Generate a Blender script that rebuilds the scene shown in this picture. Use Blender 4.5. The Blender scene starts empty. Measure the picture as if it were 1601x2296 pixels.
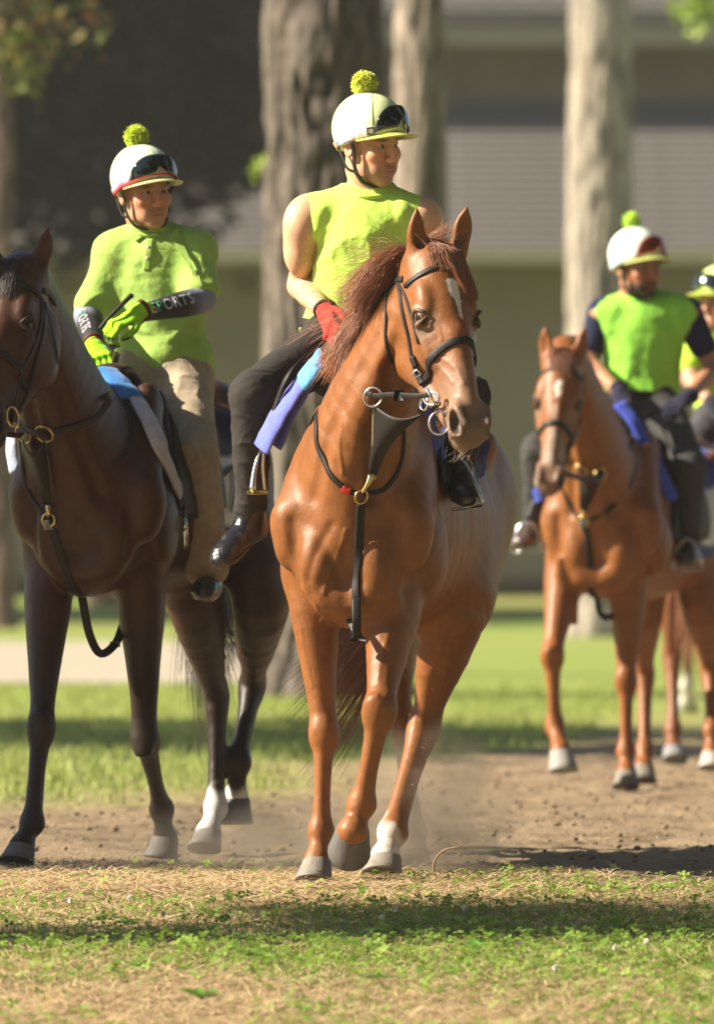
import bpy, math, random
import numpy as np
from math import radians, sin, cos, pi
from mathutils import Vector

random.seed(7)
RNG = np.random.default_rng(7)
scene = bpy.context.scene
COL = scene.collection

# ------------------------------------------------------------------ camera, sky, sun, exposure
DIST, CAM_H = 30.0, 1.235                      # metres from the lens to the chestnut's planted fore hoof, lens height
cam_data = bpy.data.cameras.new("camera")
cam = bpy.data.objects.new("camera", cam_data)
COL.objects.link(cam)
cam.location = (0, -DIST, CAM_H)
cam.rotation_euler = (radians(90), 0, 0)
cam_data.sensor_fit = 'HORIZONTAL'
cam_data.sensor_width = 24.0
cam_data.lens = 302.4
cam_data.clip_start = 0.5
cam_data.clip_end = 2000
cam_data.dof.use_dof = True
cam_data.dof.focus_distance = 29.75
cam_data.dof.aperture_fstop = 4.0
scene.camera = cam

SUN_AZ, SUN_EL = radians(5), radians(34)      # sun low on the left, square to the line of sight
to_sun = Vector((-cos(SUN_AZ) * cos(SUN_EL), -sin(SUN_AZ) * cos(SUN_EL), sin(SUN_EL)))
world = bpy.data.worlds.new("World")
scene.world = world
world.use_nodes = True
wn = world.node_tree
wn.nodes.clear()
sky = wn.nodes.new("ShaderNodeTexSky")
sky.sky_type = 'NISHITA'
sky.sun_disc = False
sky.sun_elevation = SUN_EL
sky.sun_rotation = math.atan2(to_sun.x, to_sun.y)
bg = wn.nodes.new("ShaderNodeBackground")
bg.inputs[1].default_value = 0.05
out = wn.nodes.new("ShaderNodeOutputWorld")
wn.links.new(sky.outputs[0], bg.inputs[0])
wn.links.new(bg.outputs[0], out.inputs[0])

sun_data = bpy.data.lights.new("sun", 'SUN')
sun_data.energy = 5.0
sun_data.angle = radians(0.55)
sun_data.color = (1.0, 0.885, 0.70)
sun = bpy.data.objects.new("sun", sun_data)
COL.objects.link(sun)
sun.location = to_sun * 60
sun.rotation_euler = to_sun.to_track_quat('Z', 'Y').to_euler()

scene.view_settings.view_transform = 'Standard'
scene.view_settings.look = 'None'
scene.view_settings.exposure = 1.52
scene.view_settings.gamma = 1.0
scene.cycles.use_denoising = True
scene.cycles.max_bounces = 6
scene.cycles.diffuse_bounces = 3
scene.cycles.glossy_bounces = 2
scene.cycles.transparent_max_bounces = 6
scene.cycles.volume_bounces = 0
scene.cycles.sample_clamp_indirect = 4.0

# ------------------------------------------------------------------ helpers
V = lambda *a: np.array(a, float)


def P(x, y, d):
    """Point seen at (x, y) of a 1601 px wide print of the photograph, d metres behind the focus plane's hoof."""
    s = 20172.0 / (DIST + d)
    return V((x - 800.5) / s, d, CAM_H - (y - 1148.0) / s)


def unit(v):
    v = np.asarray(v, float)
    return v / (np.linalg.norm(v) + 1e-12)


def hash3(ix, iy, iz):
    h = (ix * 374761393 + iy * 668265263 + iz * 2147483647 + 1013904223) & 0xFFFFFFFF
    h = ((h ^ (h >> 13)) * 1274126177) & 0xFFFFFFFF
    return ((h ^ (h >> 16)) & 0xFFFF) / 65535.0


def noise(p, f=1.0, seed=0):
    """Value noise in -1..1 at points p (n,3), frequency f (scalar or 3)."""
    q = np.asarray(p, float) * np.asarray(f, float) + seed * 17.31
    i = np.floor(q).astype(np.int64)
    t = q - i
    t = t * t * (3 - 2 * t)
    r = 0
    for dx in (0, 1):
        for dy in (0, 1):
            for dz in (0, 1):
                w = (t[:, 0] if dx else 1 - t[:, 0]) * (t[:, 1] if dy else 1 - t[:, 1]) * (t[:, 2] if dz else 1 - t[:, 2])
                r = r + w * hash3(i[:, 0] + dx, i[:, 1] + dy, i[:, 2] + dz)
    return r * 2 - 1


def sstep(a, b, x):
    t = np.clip((x - a) / (b - a), 0, 1)
    return t * t * (3 - 2 * t)


def catmull(pts, n):
    """Smooth a list of vectors (any width) with n steps per span."""
    p = np.array(pts, float)
    if len(p) < 3:
        t = np.linspace(0, 1, n + 1)[:, None]
        return p[0] * (1 - t) + p[1] * t
    e = np.vstack([2 * p[0] - p[1], p, 2 * p[-1] - p[-2]])
    o = []
    for i in range(len(p) - 1):
        a, b, c, d = e[i:i + 4]
        for k in range(n):
            t = k / n
            o.append(.5 * (2 * b + (c - a) * t + (2 * a - 5 * b + 4 * c - d) * t * t + (3 * b - a - 3 * c + d) * t ** 3))
    o.append(p[-1])
    return np.array(o)


def prim_dist(prim, ax, i0, i1):
    kind, a, b, c, d = prim[:5]
    X = ax[0][i0[0]:i1[0], None, None]
    Y = ax[1][None, i0[1]:i1[1], None]
    Z = ax[2][None, None, i0[2]:i1[2]]
    if kind == 'c':
        e = b - a
        t = np.clip(((X - a[0]) * e[0] + (Y - a[1]) * e[1] + (Z - a[2]) * e[2]) / (e @ e + 1e-9), 0, 1)
        D = np.sqrt((X - a[0] - t * e[0]) ** 2 + (Y - a[1] - t * e[1]) ** 2 + (Z - a[2] - t * e[2]) ** 2) - (c + (d - c) * t)
    elif kind == 'e':
        k0 = k1 = 0
        for j in range(3):
            q = ((X - a[0]) * c[j, 0] + (Y - a[1]) * c[j, 1] + (Z - a[2]) * c[j, 2]) / b[j]
            k0 = k0 + q * q
            k1 = k1 + (q / b[j]) ** 2
        k0 = np.sqrt(k0)
        D = k0 * (k0 - 1) / (np.sqrt(k1) + 1e-6)
    else:
        e = b - a
        L = math.sqrt(e @ e) + 1e-9
        x, y, z = X - a[0], Y - a[1], Z - a[2]
        w = x * c[2, 0] + y * c[2, 1] + z * c[2, 2]
        t = np.clip(w / L, 0, 1)
        qw = w - t * L
        ru, rv = d[0] + (d[2] - d[0]) * t, d[1] + (d[3] - d[1]) * t
        rw = np.minimum(ru, rv)
        qu = (x * c[0, 0] + y * c[0, 1] + z * c[0, 2])
        qv = (x * c[1, 0] + y * c[1, 1] + z * c[1, 2])
        k0 = np.sqrt((qu / ru) ** 2 + (qv / rv) ** 2 + (qw / rw) ** 2)
        k1 = np.sqrt((qu / ru ** 2) ** 2 + (qv / rv ** 2) ** 2 + (qw / rw ** 2) ** 2) + 1e-6
        D = k0 * (k0 - 1) / k1
    return D


# ---- signed-distance modelling: bodies are grown as one continuous skin
class Body:
    def __init__(self, voxel):
        self.h = voxel
        self.prims = []

    def cone(self, a, b, ra, rb, k=.03, sub=False):
        a, b = np.asarray(a, float), np.asarray(b, float)
        r = max(ra, rb)
        self.prims.append(('c', a, b, ra, rb, k, sub, np.minimum(a, b) - r, np.maximum(a, b) + r))

    def ell(self, c, r, axes=None, k=.03, sub=False):
        c, r = np.asarray(c, float), np.asarray(r, float)
        A = np.eye(3) if axes is None else np.array([unit(x) for x in axes])
        ext = np.sqrt(((A * r[:, None]) ** 2).sum(0))
        self.prims.append(('e', c, r, A, 0, k, sub, c - ext, c + ext))

    def seg(self, a, b, ua, va, ub, vb, side, k=.03, sub=False):
        """tapered segment of elliptic section: u = half width along side, v = half width across it"""
        a, b = np.asarray(a, float), np.asarray(b, float)
        w = unit(b - a)
        s = np.asarray(side, float)
        s = unit(s - w * (s @ w))
        v = np.cross(w, s)
        r = max(ua, va, ub, vb)
        self.prims.append(('s', a, b, np.array([s, v, w]), (ua, va, ub, vb), k, sub, np.minimum(a, b) - r, np.maximum(a, b) + r))

    def tube(self, st, side, k=.03, n=3):
        """st: rows of (x, y, z, half width along side, half width across)"""
        q = catmull([np.r_[np.asarray(s[0], float), s[1], s[2]] for s in st], n)
        keep, self.prims = self.prims, []
        for i in range(len(q) - 1):
            self.seg(q[i, :3], q[i + 1, :3], q[i, 3], q[i, 4], q[i + 1, 3], q[i + 1, 4], side)
        segs, self.prims = self.prims, keep
        self.prims.append(('t', segs, 0, 0, 0, k, False, np.min([g[7] for g in segs], axis=0), np.max([g[8] for g in segs], axis=0)))

    def mesh(self):
        h = self.h
        lo = np.min([p[7] for p in self.prims if not p[6]], axis=0) - 4 * h
        hi = np.max([p[8] for p in self.prims if not p[6]], axis=0) + 4 * h
        n = np.ceil((hi - lo) / h).astype(int) + 1
        F = np.full(n, .14, np.float32)
        ax = [(lo[i] + h * np.arange(n[i])).astype(np.float32) for i in range(3)]
        for kind, a, b, c, d, k, sub, plo, phi in self.prims:
            m = k + 2.5 * h
            i0 = np.clip(np.floor((plo - m - lo) / h).astype(int), 0, n - 1)
            i1 = np.clip(np.ceil((phi + m - lo) / h).astype(int) + 1, 0, n)
            if np.any(i1 <= i0):
                continue
            if kind == 't':
                D = np.full(i1 - i0, .14, np.float32)
                for g in a:
                    j0 = np.clip(np.floor((g[7] - m - lo) / h).astype(int), i0, i1)
                    j1 = np.clip(np.ceil((g[8] + m - lo) / h).astype(int) + 1, i0, i1)
                    if np.any(j1 <= j0):
                        continue
                    q = D[j0[0] - i0[0]:j1[0] - i0[0], j0[1] - i0[1]:j1[1] - i0[1], j0[2] - i0[2]:j1[2] - i0[2]]
                    q[...] = np.minimum(q, prim_dist(g, ax, j0, j1))
            else:
                D = prim_dist((kind, a, b, c, d), ax, i0, i1)
            S = F[i0[0]:i1[0], i0[1]:i1[1], i0[2]:i1[2]]
            if sub:
                D = -D
                H = np.maximum(k - np.abs(S - D), 0) / k
                S[...] = np.maximum(S, D) + H * H * k * .25
            else:
                H = np.maximum(k - np.abs(S - D), 0) / k
                S[...] = np.minimum(S, D) - H * H * k * .25
        return surface_nets(F, lo, h)


def surface_nets(F, lo, h):
    I = F < 0
    nx, ny, nz = F.shape
    cnt = np.zeros((nx - 1, ny - 1, nz - 1), np.uint8)
    for dx in (0, 1):
        for dy in (0, 1):
            for dz in (0, 1):
                cnt += I[dx:nx - 1 + dx, dy:ny - 1 + dy, dz:nz - 1 + dz]
    act = np.argwhere((cnt > 0) & (cnt < 8))
    idx = np.full(cnt.shape, -1, np.int32)
    idx[act[:, 0], act[:, 1], act[:, 2]] = np.arange(len(act))
    acc = np.zeros((len(act), 3))
    num = np.zeros(len(act))
    for axis in range(3):
        o = [a for a in range(3) if a != axis]
        for c0 in (0, 1):
            for c1 in (0, 1):
                p = act.copy()
                p[:, o[0]] += c0
                p[:, o[1]] += c1
                q = p.copy()
                q[:, axis] += 1
                f0 = F[p[:, 0], p[:, 1], p[:, 2]]
                f1 = F[q[:, 0], q[:, 1], q[:, 2]]
                m = (f0 < 0) != (f1 < 0)
                t = np.where(m, f0 / np.where(m, f0 - f1, 1), 0)
                pos = p.astype(float)
                pos[:, axis] += t
                acc[m] += pos[m]
                num[m] += 1
    verts = lo + h * acc / num[:, None]
    faces = []
    for axis in range(3):
        o = [a for a in range(3) if a != axis]
        sl0 = [slice(1, -1)] * 3
        sl0[axis] = slice(0, -1)
        sl1 = list(sl0)
        sl1[axis] = slice(1, None)
        A, B = I[tuple(sl0)], I[tuple(sl1)]
        for flip in (False, True):
            e = np.argwhere((A & ~B) if not flip else (~A & B))
            if not len(e):
                continue
            e[:, o[0]] += 1
            e[:, o[1]] += 1

            def cell(d0, d1):
                q = e.copy()
                q[:, o[0]] += d0
                q[:, o[1]] += d1
                return idx[q[:, 0], q[:, 1], q[:, 2]]
            f = np.stack([cell(-1, -1), cell(0, -1), cell(0, 0), cell(-1, 0)], 1)
            if flip != (axis == 1):
                f = f[:, ::-1]
            faces.append(f)
    faces = np.concatenate(faces)
    faces = faces[(faces >= 0).all(1)]
    return verts, faces


def vnormals(v, f):
    n = np.zeros_like(v)
    a, b, c = v[f[:, 0]], v[f[:, 1]], v[f[:, 2]]
    fn = np.cross(b - a, c - a)
    if f.shape[1] == 4:
        fn = fn + np.cross(c - a, v[f[:, 3]] - a)
    for j in range(f.shape[1]):
        for k in range(3):
            n[:, k] += np.bincount(f[:, j], fn[:, k], len(v))
    return n / (np.linalg.norm(n, axis=1)[:, None] + 1e-12)


def vsmooth(v, f, it=1, amt=.5):
    for _ in range(it):
        s = np.zeros_like(v)
        c = np.zeros(len(v))
        m = f.shape[1]
        for j in range(m):
            a, b = f[:, j], f[:, (j + 1) % m]
            for k in range(3):
                s[:, k] += np.bincount(a, v[b, k], len(v)) + np.bincount(b, v[a, k], len(v))
            c += np.bincount(a, minlength=len(v)) + np.bincount(b, minlength=len(v))
        v = v + (amt if np.ndim(amt) == 0 else amt[:, None]) * (s / np.maximum(c, 1)[:, None] - v)
    return v


# ---- objects
ROOT = {}


def thing(name, label, cat, loc=(0, 0, 0), group=None):
    o = bpy.data.objects.new(name, None)
    COL.objects.link(o)
    o.location = Vector(loc)
    o.empty_display_size = .2
    tag(o, label, cat, group)
    ROOT[o.name] = np.array(loc, float)
    return o


def tag(o, label=None, cat=None, group=None, kind=None):
    if label:
        o["label"] = label
    if cat:
        o["category"] = cat
    if group:
        o["group"] = group
    if kind:
        o["kind"] = kind
    return o


def root_of(o):
    while o.parent:
        o = o.parent
    return o


def obj(name, v, f, mat=None, parent=None, smooth=True, col=None, label=None):
    """one mesh object from world-space vertices; faces are an int array or a list of tuples"""
    v = np.asarray(v, float)
    if parent is not None:
        v = v - ROOT[root_of(parent).name]
    me = bpy.data.meshes.new(name)
    if isinstance(f, np.ndarray):
        me.vertices.add(len(v))
        me.vertices.foreach_set("co", v.ravel())
        nf, m = f.shape
        me.loops.add(nf * m)
        me.loops.foreach_set("vertex_index", f.astype(np.int32).ravel())
        me.polygons.add(nf)
        me.polygons.foreach_set("loop_start", np.arange(0, nf * m, m, dtype=np.int32))
        me.update(calc_edges=True)
    else:
        me.from_pydata([tuple(x) for x in v], [], [tuple(int(i) for i in q) for q in f])
        me.update()
    if smooth:
        me.polygons.foreach_set("use_smooth", np.ones(len(me.polygons), bool))
    if col is not None:
        a = me.color_attributes.new("Col", 'FLOAT_COLOR', 'POINT')
        c = np.ones((len(v), 4), np.float32)
        c[:, :3] = col
        a.data.foreach_set("color", c.ravel())
    if mat is not None:
        me.materials.append(mat)
    o = bpy.data.objects.new(name, me)
    COL.objects.link(o)
    if parent is not None:
        o.parent = parent
    else:
        ROOT[o.name] = np.zeros(3)
    if label:
        o["label"] = label
    return o


def merge(parts):
    """join (verts, faces) pairs of one face width"""
    vs, fs, n = [], [], 0
    for v, f in parts:
        vs.append(np.asarray(v, float))
        fs.append(np.asarray(f) + n)
        n += len(v)
    return np.concatenate(vs), np.concatenate(fs)


def frames(p, up=(0, 0, 1)):
    """tangents and two normals along a polyline, parallel transported"""
    p = np.asarray(p, float)
    t = np.gradient(p, axis=0)
    t /= np.linalg.norm(t, axis=1)[:, None] + 1e-12
    u = np.asarray(up, float)
    if abs(u @ t[0]) > .95:
        u = V(1, 0, 0)
    N = []
    for k in range(len(p)):
        u = u - t[k] * (u @ t[k])
        u = unit(u)
        N.append(u)
    N = np.array(N)
    return t, N, np.cross(t, N)


def sweep(p, a, b, up=(0, 0, 1), m=8, cap=True, square=False):
    """tube of elliptic (or squarish) section along polyline p: half size a along up, b across"""
    p = np.asarray(p, float)
    t, N, B = frames(p, up)
    a = np.broadcast_to(a, len(p))
    b = np.broadcast_to(b, len(p))
    if square:
        cs = [(1, .8), (.8, 1), (-.8, 1), (-1, .8), (-1, -.8), (-.8, -1), (.8, -1), (1, -.8)]
        m = 8
    else:
        cs = [(cos(2 * pi * j / m), sin(2 * pi * j / m)) for j in range(m)]
    v = np.concatenate([[p[i] + N[i] * a[i] * c + B[i] * b[i] * s for c, s in cs] for i in range(len(p))])
    f = []
    for i in range(len(p) - 1):
        for j in range(m):
            j2 = (j + 1) % m
            f.append((i * m + j, i * m + j2, (i + 1) * m + j2, (i + 1) * m + j))
    if cap:
        n = len(v)
        v = np.vstack([v, p[0], p[-1]])
        for j in range(m):
            j2 = (j + 1) % m
            f.append((n, j2, j, n))
            f.append((n + 1, (len(p) - 1) * m + j, (len(p) - 1) * m + j2, n + 1))
        f = [q if q[3] != q[0] else q[:3] for q in f]
    return v, f


def ring(c, nrm, R, r, n=28, m=8, squash=1.0, arc=None, up=None):
    """torus (or arc of one) round c with axis nrm"""
    nrm = unit(nrm)
    a = unit(np.cross(nrm, V(0, 0, 1) if abs(nrm[2]) < .9 else V(1, 0, 0))) if up is None else unit(np.asarray(up, float) - nrm * (np.asarray(up) @ nrm))
    b = np.cross(nrm, a)
    t0, t1 = arc if arc else (0, 2 * pi)
    th = np.linspace(t0, t1, n + 1)
    p = np.array([c + a * R * cos(t) + b * R * squash * sin(t) for t in th])
    return sweep(p, r, r, up=nrm, m=m, cap=arc is not None)


def strap(name, pts, w, th, nrm, mat, parent, n=6, label=None):
    """flat leather strap along pts; nrm = outward direction (vector or function of point); w wide, th thick"""
    p = catmull(pts, n)
    p = np.asarray(p, float)
    t = np.gradient(p, axis=0)
    t /= np.linalg.norm(t, axis=1)[:, None] + 1e-12
    nn = np.array([nrm(q) if callable(nrm) else nrm for q in p], float)
    nn = nn - t * (nn * t).sum(1)[:, None]
    nn /= np.linalg.norm(nn, axis=1)[:, None] + 1e-12
    B = np.cross(t, nn)
    cs = [(-1, -.6), (-.9, .6), (-.6, 1), (.6, 1), (.9, .6), (1, -.6)]
    m = len(cs)
    v = np.concatenate([p + B * (w / 2 * a) + nn * (th * b * .5 + th * .5) for a, b in cs]).reshape(m, len(p), 3).transpose(1, 0, 2).reshape(-1, 3)
    f = []
    for i in range(len(p) - 1):
        for j in range(m):
            j2 = (j + 1) % m
            f.append((i * m + j, (i + 1) * m + j, (i + 1) * m + j2, i * m + j2))
    f.append(tuple(range(m)))
    f.append(tuple(range(len(v) - 1, len(v) - 1 - m, -1)))
    return obj(name, v, f, mat, parent, label=label)


def box(c, half, axes=None, bev=.15):
    """bevelled box (verts, faces)"""
    c, half = np.asarray(c, float), np.asarray(half, float)
    A = np.eye(3) if axes is None else np.array([unit(x) for x in axes])
    b = bev * half.min()
    v, f = [], []
    for sx in (-1, 1):
        for sy in (-1, 1):
            for sz in (-1, 1):
                for k in range(3):
                    q = np.array([sx, sy, sz]) * (half - b)
                    q[k] = [sx, sy, sz][k] * half[k]
                    v.append(c + q @ A)
    idx = lambda sx, sy, sz, k: ((sx > 0) * 4 + (sy > 0) * 2 + (sz > 0)) * 3 + k
    for k in range(3):
        o = [(k + 1) % 3, (k + 2) % 3]
        for s in (-1, 1):
            q = []
            for a, b2 in ((-1, -1), (1, -1), (1, 1), (-1, 1)):
                sg = [0, 0, 0]
                sg[k], sg[o[0]], sg[o[1]] = s, a, b2
                q.append(idx(*sg, k))
            f.append(tuple(q if s > 0 else q[::-1]))
    for k in range(3):
        o = [(k + 1) % 3, (k + 2) % 3]
        for a in (-1, 1):
            for b2 in (-1, 1):
                q = []
                for s in (-1, 1):
                    sg = [0, 0, 0]
                    sg[k], sg[o[0]], sg[o[1]] = s, a, b2
                    q += [idx(*sg, o[0]), idx(*sg, o[1])]
                f.append((q[0], q[1], q[3], q[2]) if a * b2 < 0 else (q[1], q[0], q[2], q[3]))
    for sx in (-1, 1):
        for sy in (-1, 1):
            for sz in (-1, 1):
                q = [idx(sx, sy, sz, k) for k in range(3)]
                f.append(tuple(q if sx * sy * sz > 0 else q[::-1]))
    return np.array(v), f


def strands(paths, r0, r1, width_noise=.3):
    """paths (n, m, 3): tapered three-sided hairs"""
    paths = np.asarray(paths, float)
    n, m, _ = paths.shape
    t = np.gradient(paths, axis=1)
    t /= np.linalg.norm(t, axis=2)[..., None] + 1e-12
    ref = RNG.normal(size=(n, 1, 3))
    N = np.cross(t, ref)
    N /= np.linalg.norm(N, axis=2)[..., None] + 1e-12
    B = np.cross(t, N)
    rad = np.linspace(r0, r1, m)[None, :, None] * (1 + width_noise * RNG.uniform(-1, 1, (n, 1, 1)))
    v = np.stack([paths + rad * (N * cos(a) + B * sin(a)) for a in (0, 2.094, 4.189)], 2)
    v = v.reshape(-1, 3)
    i = np.arange(n)[:, None, None] * m * 3 + np.arange(m - 1)[None, :, None] * 3
    j = np.arange(3)[None, None, :]
    j2 = (j + 1) % 3
    f = np.stack([i + j, i + j2, i + 3 + j2, i + 3 + j], -1).reshape(-1, 4)
    return v, f


# ------------------------------------------------------------------ materials
def nodemat(name):
    m = bpy.data.materials.new(name)
    m.use_nodes = True
    nt = m.node_tree
    return m, nt, nt.nodes["Principled BSDF"]


def make_mat(name, color=None, rough=.6, spec=.4, metal=0, attr=False, var=0., var_scale=20., bump=0., bump_scale=200.,
             bump2=0., bump2_scale=20., sheen=0., coat=0., stretch=None, sss=0., trans=None, wave=None):
    m, nt, b = nodemat(name)
    N, L = nt.nodes, nt.links
    tc = N.new("ShaderNodeTexCoord")
    vec = tc.outputs["Object"]
    if stretch:
        mp = N.new("ShaderNodeMapping")
        mp.inputs["Scale"].default_value = stretch
        L.new(vec, mp.inputs[0])
        vec = mp.outputs[0]
    if attr:
        a = N.new("ShaderNodeAttribute")
        a.attribute_name = "Col"
        src = a.outputs["Color"]
    else:
        r = N.new("ShaderNodeRGB")
        r.outputs[0].default_value = (*color, 1)
        src = r.outputs[0]
    if var:
        n = N.new("ShaderNodeTexNoise")
        n.inputs["Scale"].default_value = var_scale
        n.inputs["Detail"].default_value = 5
        n.inputs["Roughness"].default_value = .65
        L.new(vec, n.inputs["Vector"])
        mr = N.new("ShaderNodeMapRange")
        mr.inputs[1].default_value, mr.inputs[2].default_value = .25, .75
        mr.inputs[3].default_value, mr.inputs[4].default_value = 1 - var, 1 + var
        L.new(n.outputs[0], mr.inputs[0])
        mx = N.new("ShaderNodeMix")
        mx.data_type = 'RGBA'
        mx.blend_type = 'MULTIPLY'
        mx.inputs[0].default_value = 1
        L.new(src, mx.inputs[6])
        L.new(mr.outputs[0], mx.inputs[7])
        src = mx.outputs[2]
    L.new(src, b.inputs["Base Color"])
    b.inputs["Roughness"].default_value = rough
    b.inputs["Specular IOR Level"].default_value = spec
    b.inputs["Metallic"].default_value = metal
    if sheen:
        b.inputs["Sheen Weight"].default_value = sheen
        b.inputs["Sheen Roughness"].default_value = .4
    if coat:
        b.inputs["Coat Weight"].default_value = coat
        b.inputs["Coat Roughness"].default_value = .15
    if sss:
        b.inputs["Subsurface Weight"].default_value = sss
        b.inputs["Subsurface Radius"].default_value = (.02, .008, .004)
        b.inputs["Subsurface Scale"].default_value = .3
    prev = None
    for amt, sc in ((bump2, bump2_scale), (bump, bump_scale)):
        if amt:
            n = N.new("ShaderNodeTexNoise")
            n.inputs["Scale"].default_value = sc
            n.inputs["Detail"].default_value = 4
            L.new(vec, n.inputs["Vector"])
            bp = N.new("ShaderNodeBump")
            bp.inputs["Strength"].default_value = amt
            bp.inputs["Distance"].default_value = .6 / sc
            L.new(n.outputs[0], bp.inputs["Height"])
            if prev:
                L.new(prev, bp.inputs["Normal"])
            prev = bp.outputs[0]
    if wave:
        w = N.new("ShaderNodeTexVoronoi")
        w.inputs["Scale"].default_value = wave
        L.new(vec, w.inputs["Vector"])
        bp = N.new("ShaderNodeBump")
        bp.inputs["Strength"].default_value = .5
        bp.inputs["Distance"].default_value = .3 / wave
        L.new(w.outputs[0], bp.inputs["Height"])
        if prev:
            L.new(prev, bp.inputs["Normal"])
        prev = bp.outputs[0]
    if prev:
        L.new(prev, b.inputs["Normal"])
    if trans:
        t = N.new("ShaderNodeBsdfTranslucent")
        L.new(src, t.inputs[0])
        mxs = N.new("ShaderNodeMixShader")
        mxs.inputs[0].default_value = trans
        L.new(b.outputs[0], mxs.inputs[1])
        L.new(t.outputs[0], mxs.inputs[2])
        L.new(mxs.outputs[0], nt.nodes["Material Output"].inputs[0])
    return m


M = {}
M['coat'] = make_mat("horse_coat", attr=True, rough=.43, spec=.30, var=.20, var_scale=20, bump=.50, bump_scale=300, bump2=.14, bump2_scale=48, sheen=.0)
M['skin'] = make_mat("skin", attr=True, rough=.5, spec=.4, var=.10, var_scale=60, bump=.12, bump_scale=420, sss=.12)
M['hair'] = make_mat("horse_hair", attr=True, rough=.42, spec=.5, sheen=.2)
M['leather'] = make_mat("black_leather", (.012, .010, .009), rough=.55, spec=.3, var=.3, var_scale=60, bump=.25, bump_scale=260)
M['brown_leather'] = make_mat("brown_leather", (.035, .016, .01), rough=.5, spec=.4, var=.3, var_scale=60, bump=.2, bump_scale=260)
M['steel'] = make_mat("steel", (.62, .62, .62), rough=.22, metal=1, var=.1, var_scale=50)
M['brass'] = make_mat("brass", (.62, .47, .2), rough=.28, metal=1, var=.15, var_scale=50)
M['hoof'] = make_mat("hoof_horn", attr=True, rough=.62, spec=.3, var=.22, var_scale=40, bump=.3, bump_scale=120, stretch=(1, 1, .3))
M['eye'] = make_mat("eyeball", attr=True, rough=.12, spec=.35)
M['cloth'] = make_mat("jersey", attr=True, rough=.8, spec=.2, var=.05, var_scale=14, bump=.18, bump_scale=700, bump2=.25, bump2_scale=16, sheen=.15, trans=.10)
M['denim'] = make_mat("denim", attr=True, rough=.85, spec=.15, var=.12, var_scale=30, bump=.2, bump_scale=700, bump2=.12, bump2_scale=24, sheen=.05)
M['shell'] = make_mat("helmet_cover", attr=True, rough=.42, spec=.4, var=.04, var_scale=20, bump=.08, bump_scale=500)
M['wool'] = make_mat("pompom_wool", attr=True, rough=.95, spec=.1, trans=.25)
M['lens'] = make_mat("goggle_lens", (.006, .010, .008), rough=.06, spec=.7, coat=.5)
M['lens_red'] = make_mat("mirror_lens", (.32, .05, .02), rough=.1, spec=.8, metal=.6, var=.9, var_scale=14)
M['boot'] = make_mat("polished_boot", attr=True, rough=.24, spec=.6, var=.2, var_scale=30, bump=.3, bump_scale=60)
M['glove'] = make_mat("glove_knit", attr=True, rough=.8, spec=.2, var=.1, var_scale=60, bump=.25, bump_scale=500, sheen=.2, trans=.06)
M['sleeve'] = make_mat("arm_sleeve", attr=True, rough=.65, spec=.3, wave=160)
M['print'] = make_mat("printed_ink", attr=True, rough=.6, spec=.3)
M['pad'] = make_mat("saddle_cloth", attr=True, rough=.88, spec=.15, var=.12, var_scale=30, bump=.35, bump_scale=520, bump2=.3, bump2_scale=28, sheen=.15)

# ------------------------------------------------------------------ horses
from mathutils.bvhtree import BVHTree
UP = V(0, 0, 1)


class Surf:
    """nearest points on a finished skin, for laying straps and cloth on it"""
    def __init__(self, v, f):
        self.t = BVHTree.FromPolygons(v.tolist(), f.tolist())

    def near(self, p, off=0.0):
        loc, n, i, d = self.t.find_nearest(Vector(p))
        return np.array(loc) + np.array(n) * off, np.array(n)

    def ray(self, o, d, off=0.0):
        loc, n, i, dd = self.t.ray_cast(Vector(o), Vector(unit(d)))
        if loc is None:
            return self.near(o, off)
        return np.array(loc) + np.array(n) * off, np.array(n)


def hoof_mesh(c, ax, toe, r, hgt, white):
    """c = centre of the coronet, ax = down the hoof, toe = forward"""
    ax = unit(ax)
    toe = unit(toe - ax * (toe @ ax))
    sd = np.cross(ax, toe)
    m, v, f = 22, [], []
    prof = [(-.012, .86, -.004), (0, .93, 0), (.25 * hgt, .99, .008), (.6 * hgt, 1.08, .02), (.93 * hgt, 1.2, .032), (hgt, 1.19, .032), (hgt * .97, 1.0, .032), (hgt * .9, .3, .03)]
    for z, s, o in prof:
        for j in range(m):
            a = 2 * pi * j / m
            x, y = cos(a), sin(a)
            if x < -.55:
                x = -.55 - (-.55 - x) * .45
            v.append(c + ax * (z + (.012 * (x < -.3) * (z < 0))) + toe * (r * s * x * 1.02 + o) + sd * r * s * y * .97)
    for i in range(len(prof) - 1):
        for j in range(m):
            f.append((i * m + j, i * m + (j + 1) % m, (i + 1) * m + (j + 1) % m, (i + 1) * m + j))
    f.append(tuple(range((len(prof) - 1) * m, len(prof) * m)))
    f = [tuple(q) for q in f]
    v = np.array(v)
    w = noise(v, 60, 3)[:, None] * .04
    dn = ((v - c) @ ax / hgt)[:, None]
    base = np.array(white)[None, :]
    return v, f, np.clip(base * (1 + w * 2 - .15 * (dn > .85)), .01, 1)


def vein(v, n, path, amp, wd):
    """raise a thin vein or crease along a smoothed line near the skin"""
    q = catmull(path, 8)
    m = np.where(((v > q.min(0) - .05) & (v < q.max(0) + .05)).all(1))[0]
    if not len(m):
        return v
    d2 = np.full(len(m), 9.)
    for p in q:
        d2 = np.minimum(d2, ((v[m] - p) ** 2).sum(1))
    # distance to the line within the skin: the nearest skin to the line counts as zero
    d = np.sqrt(d2)
    v = v.copy()
    v[m] += n[m] * (amp * np.exp(-(d / wd) ** 2))[:, None]
    return v


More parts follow.
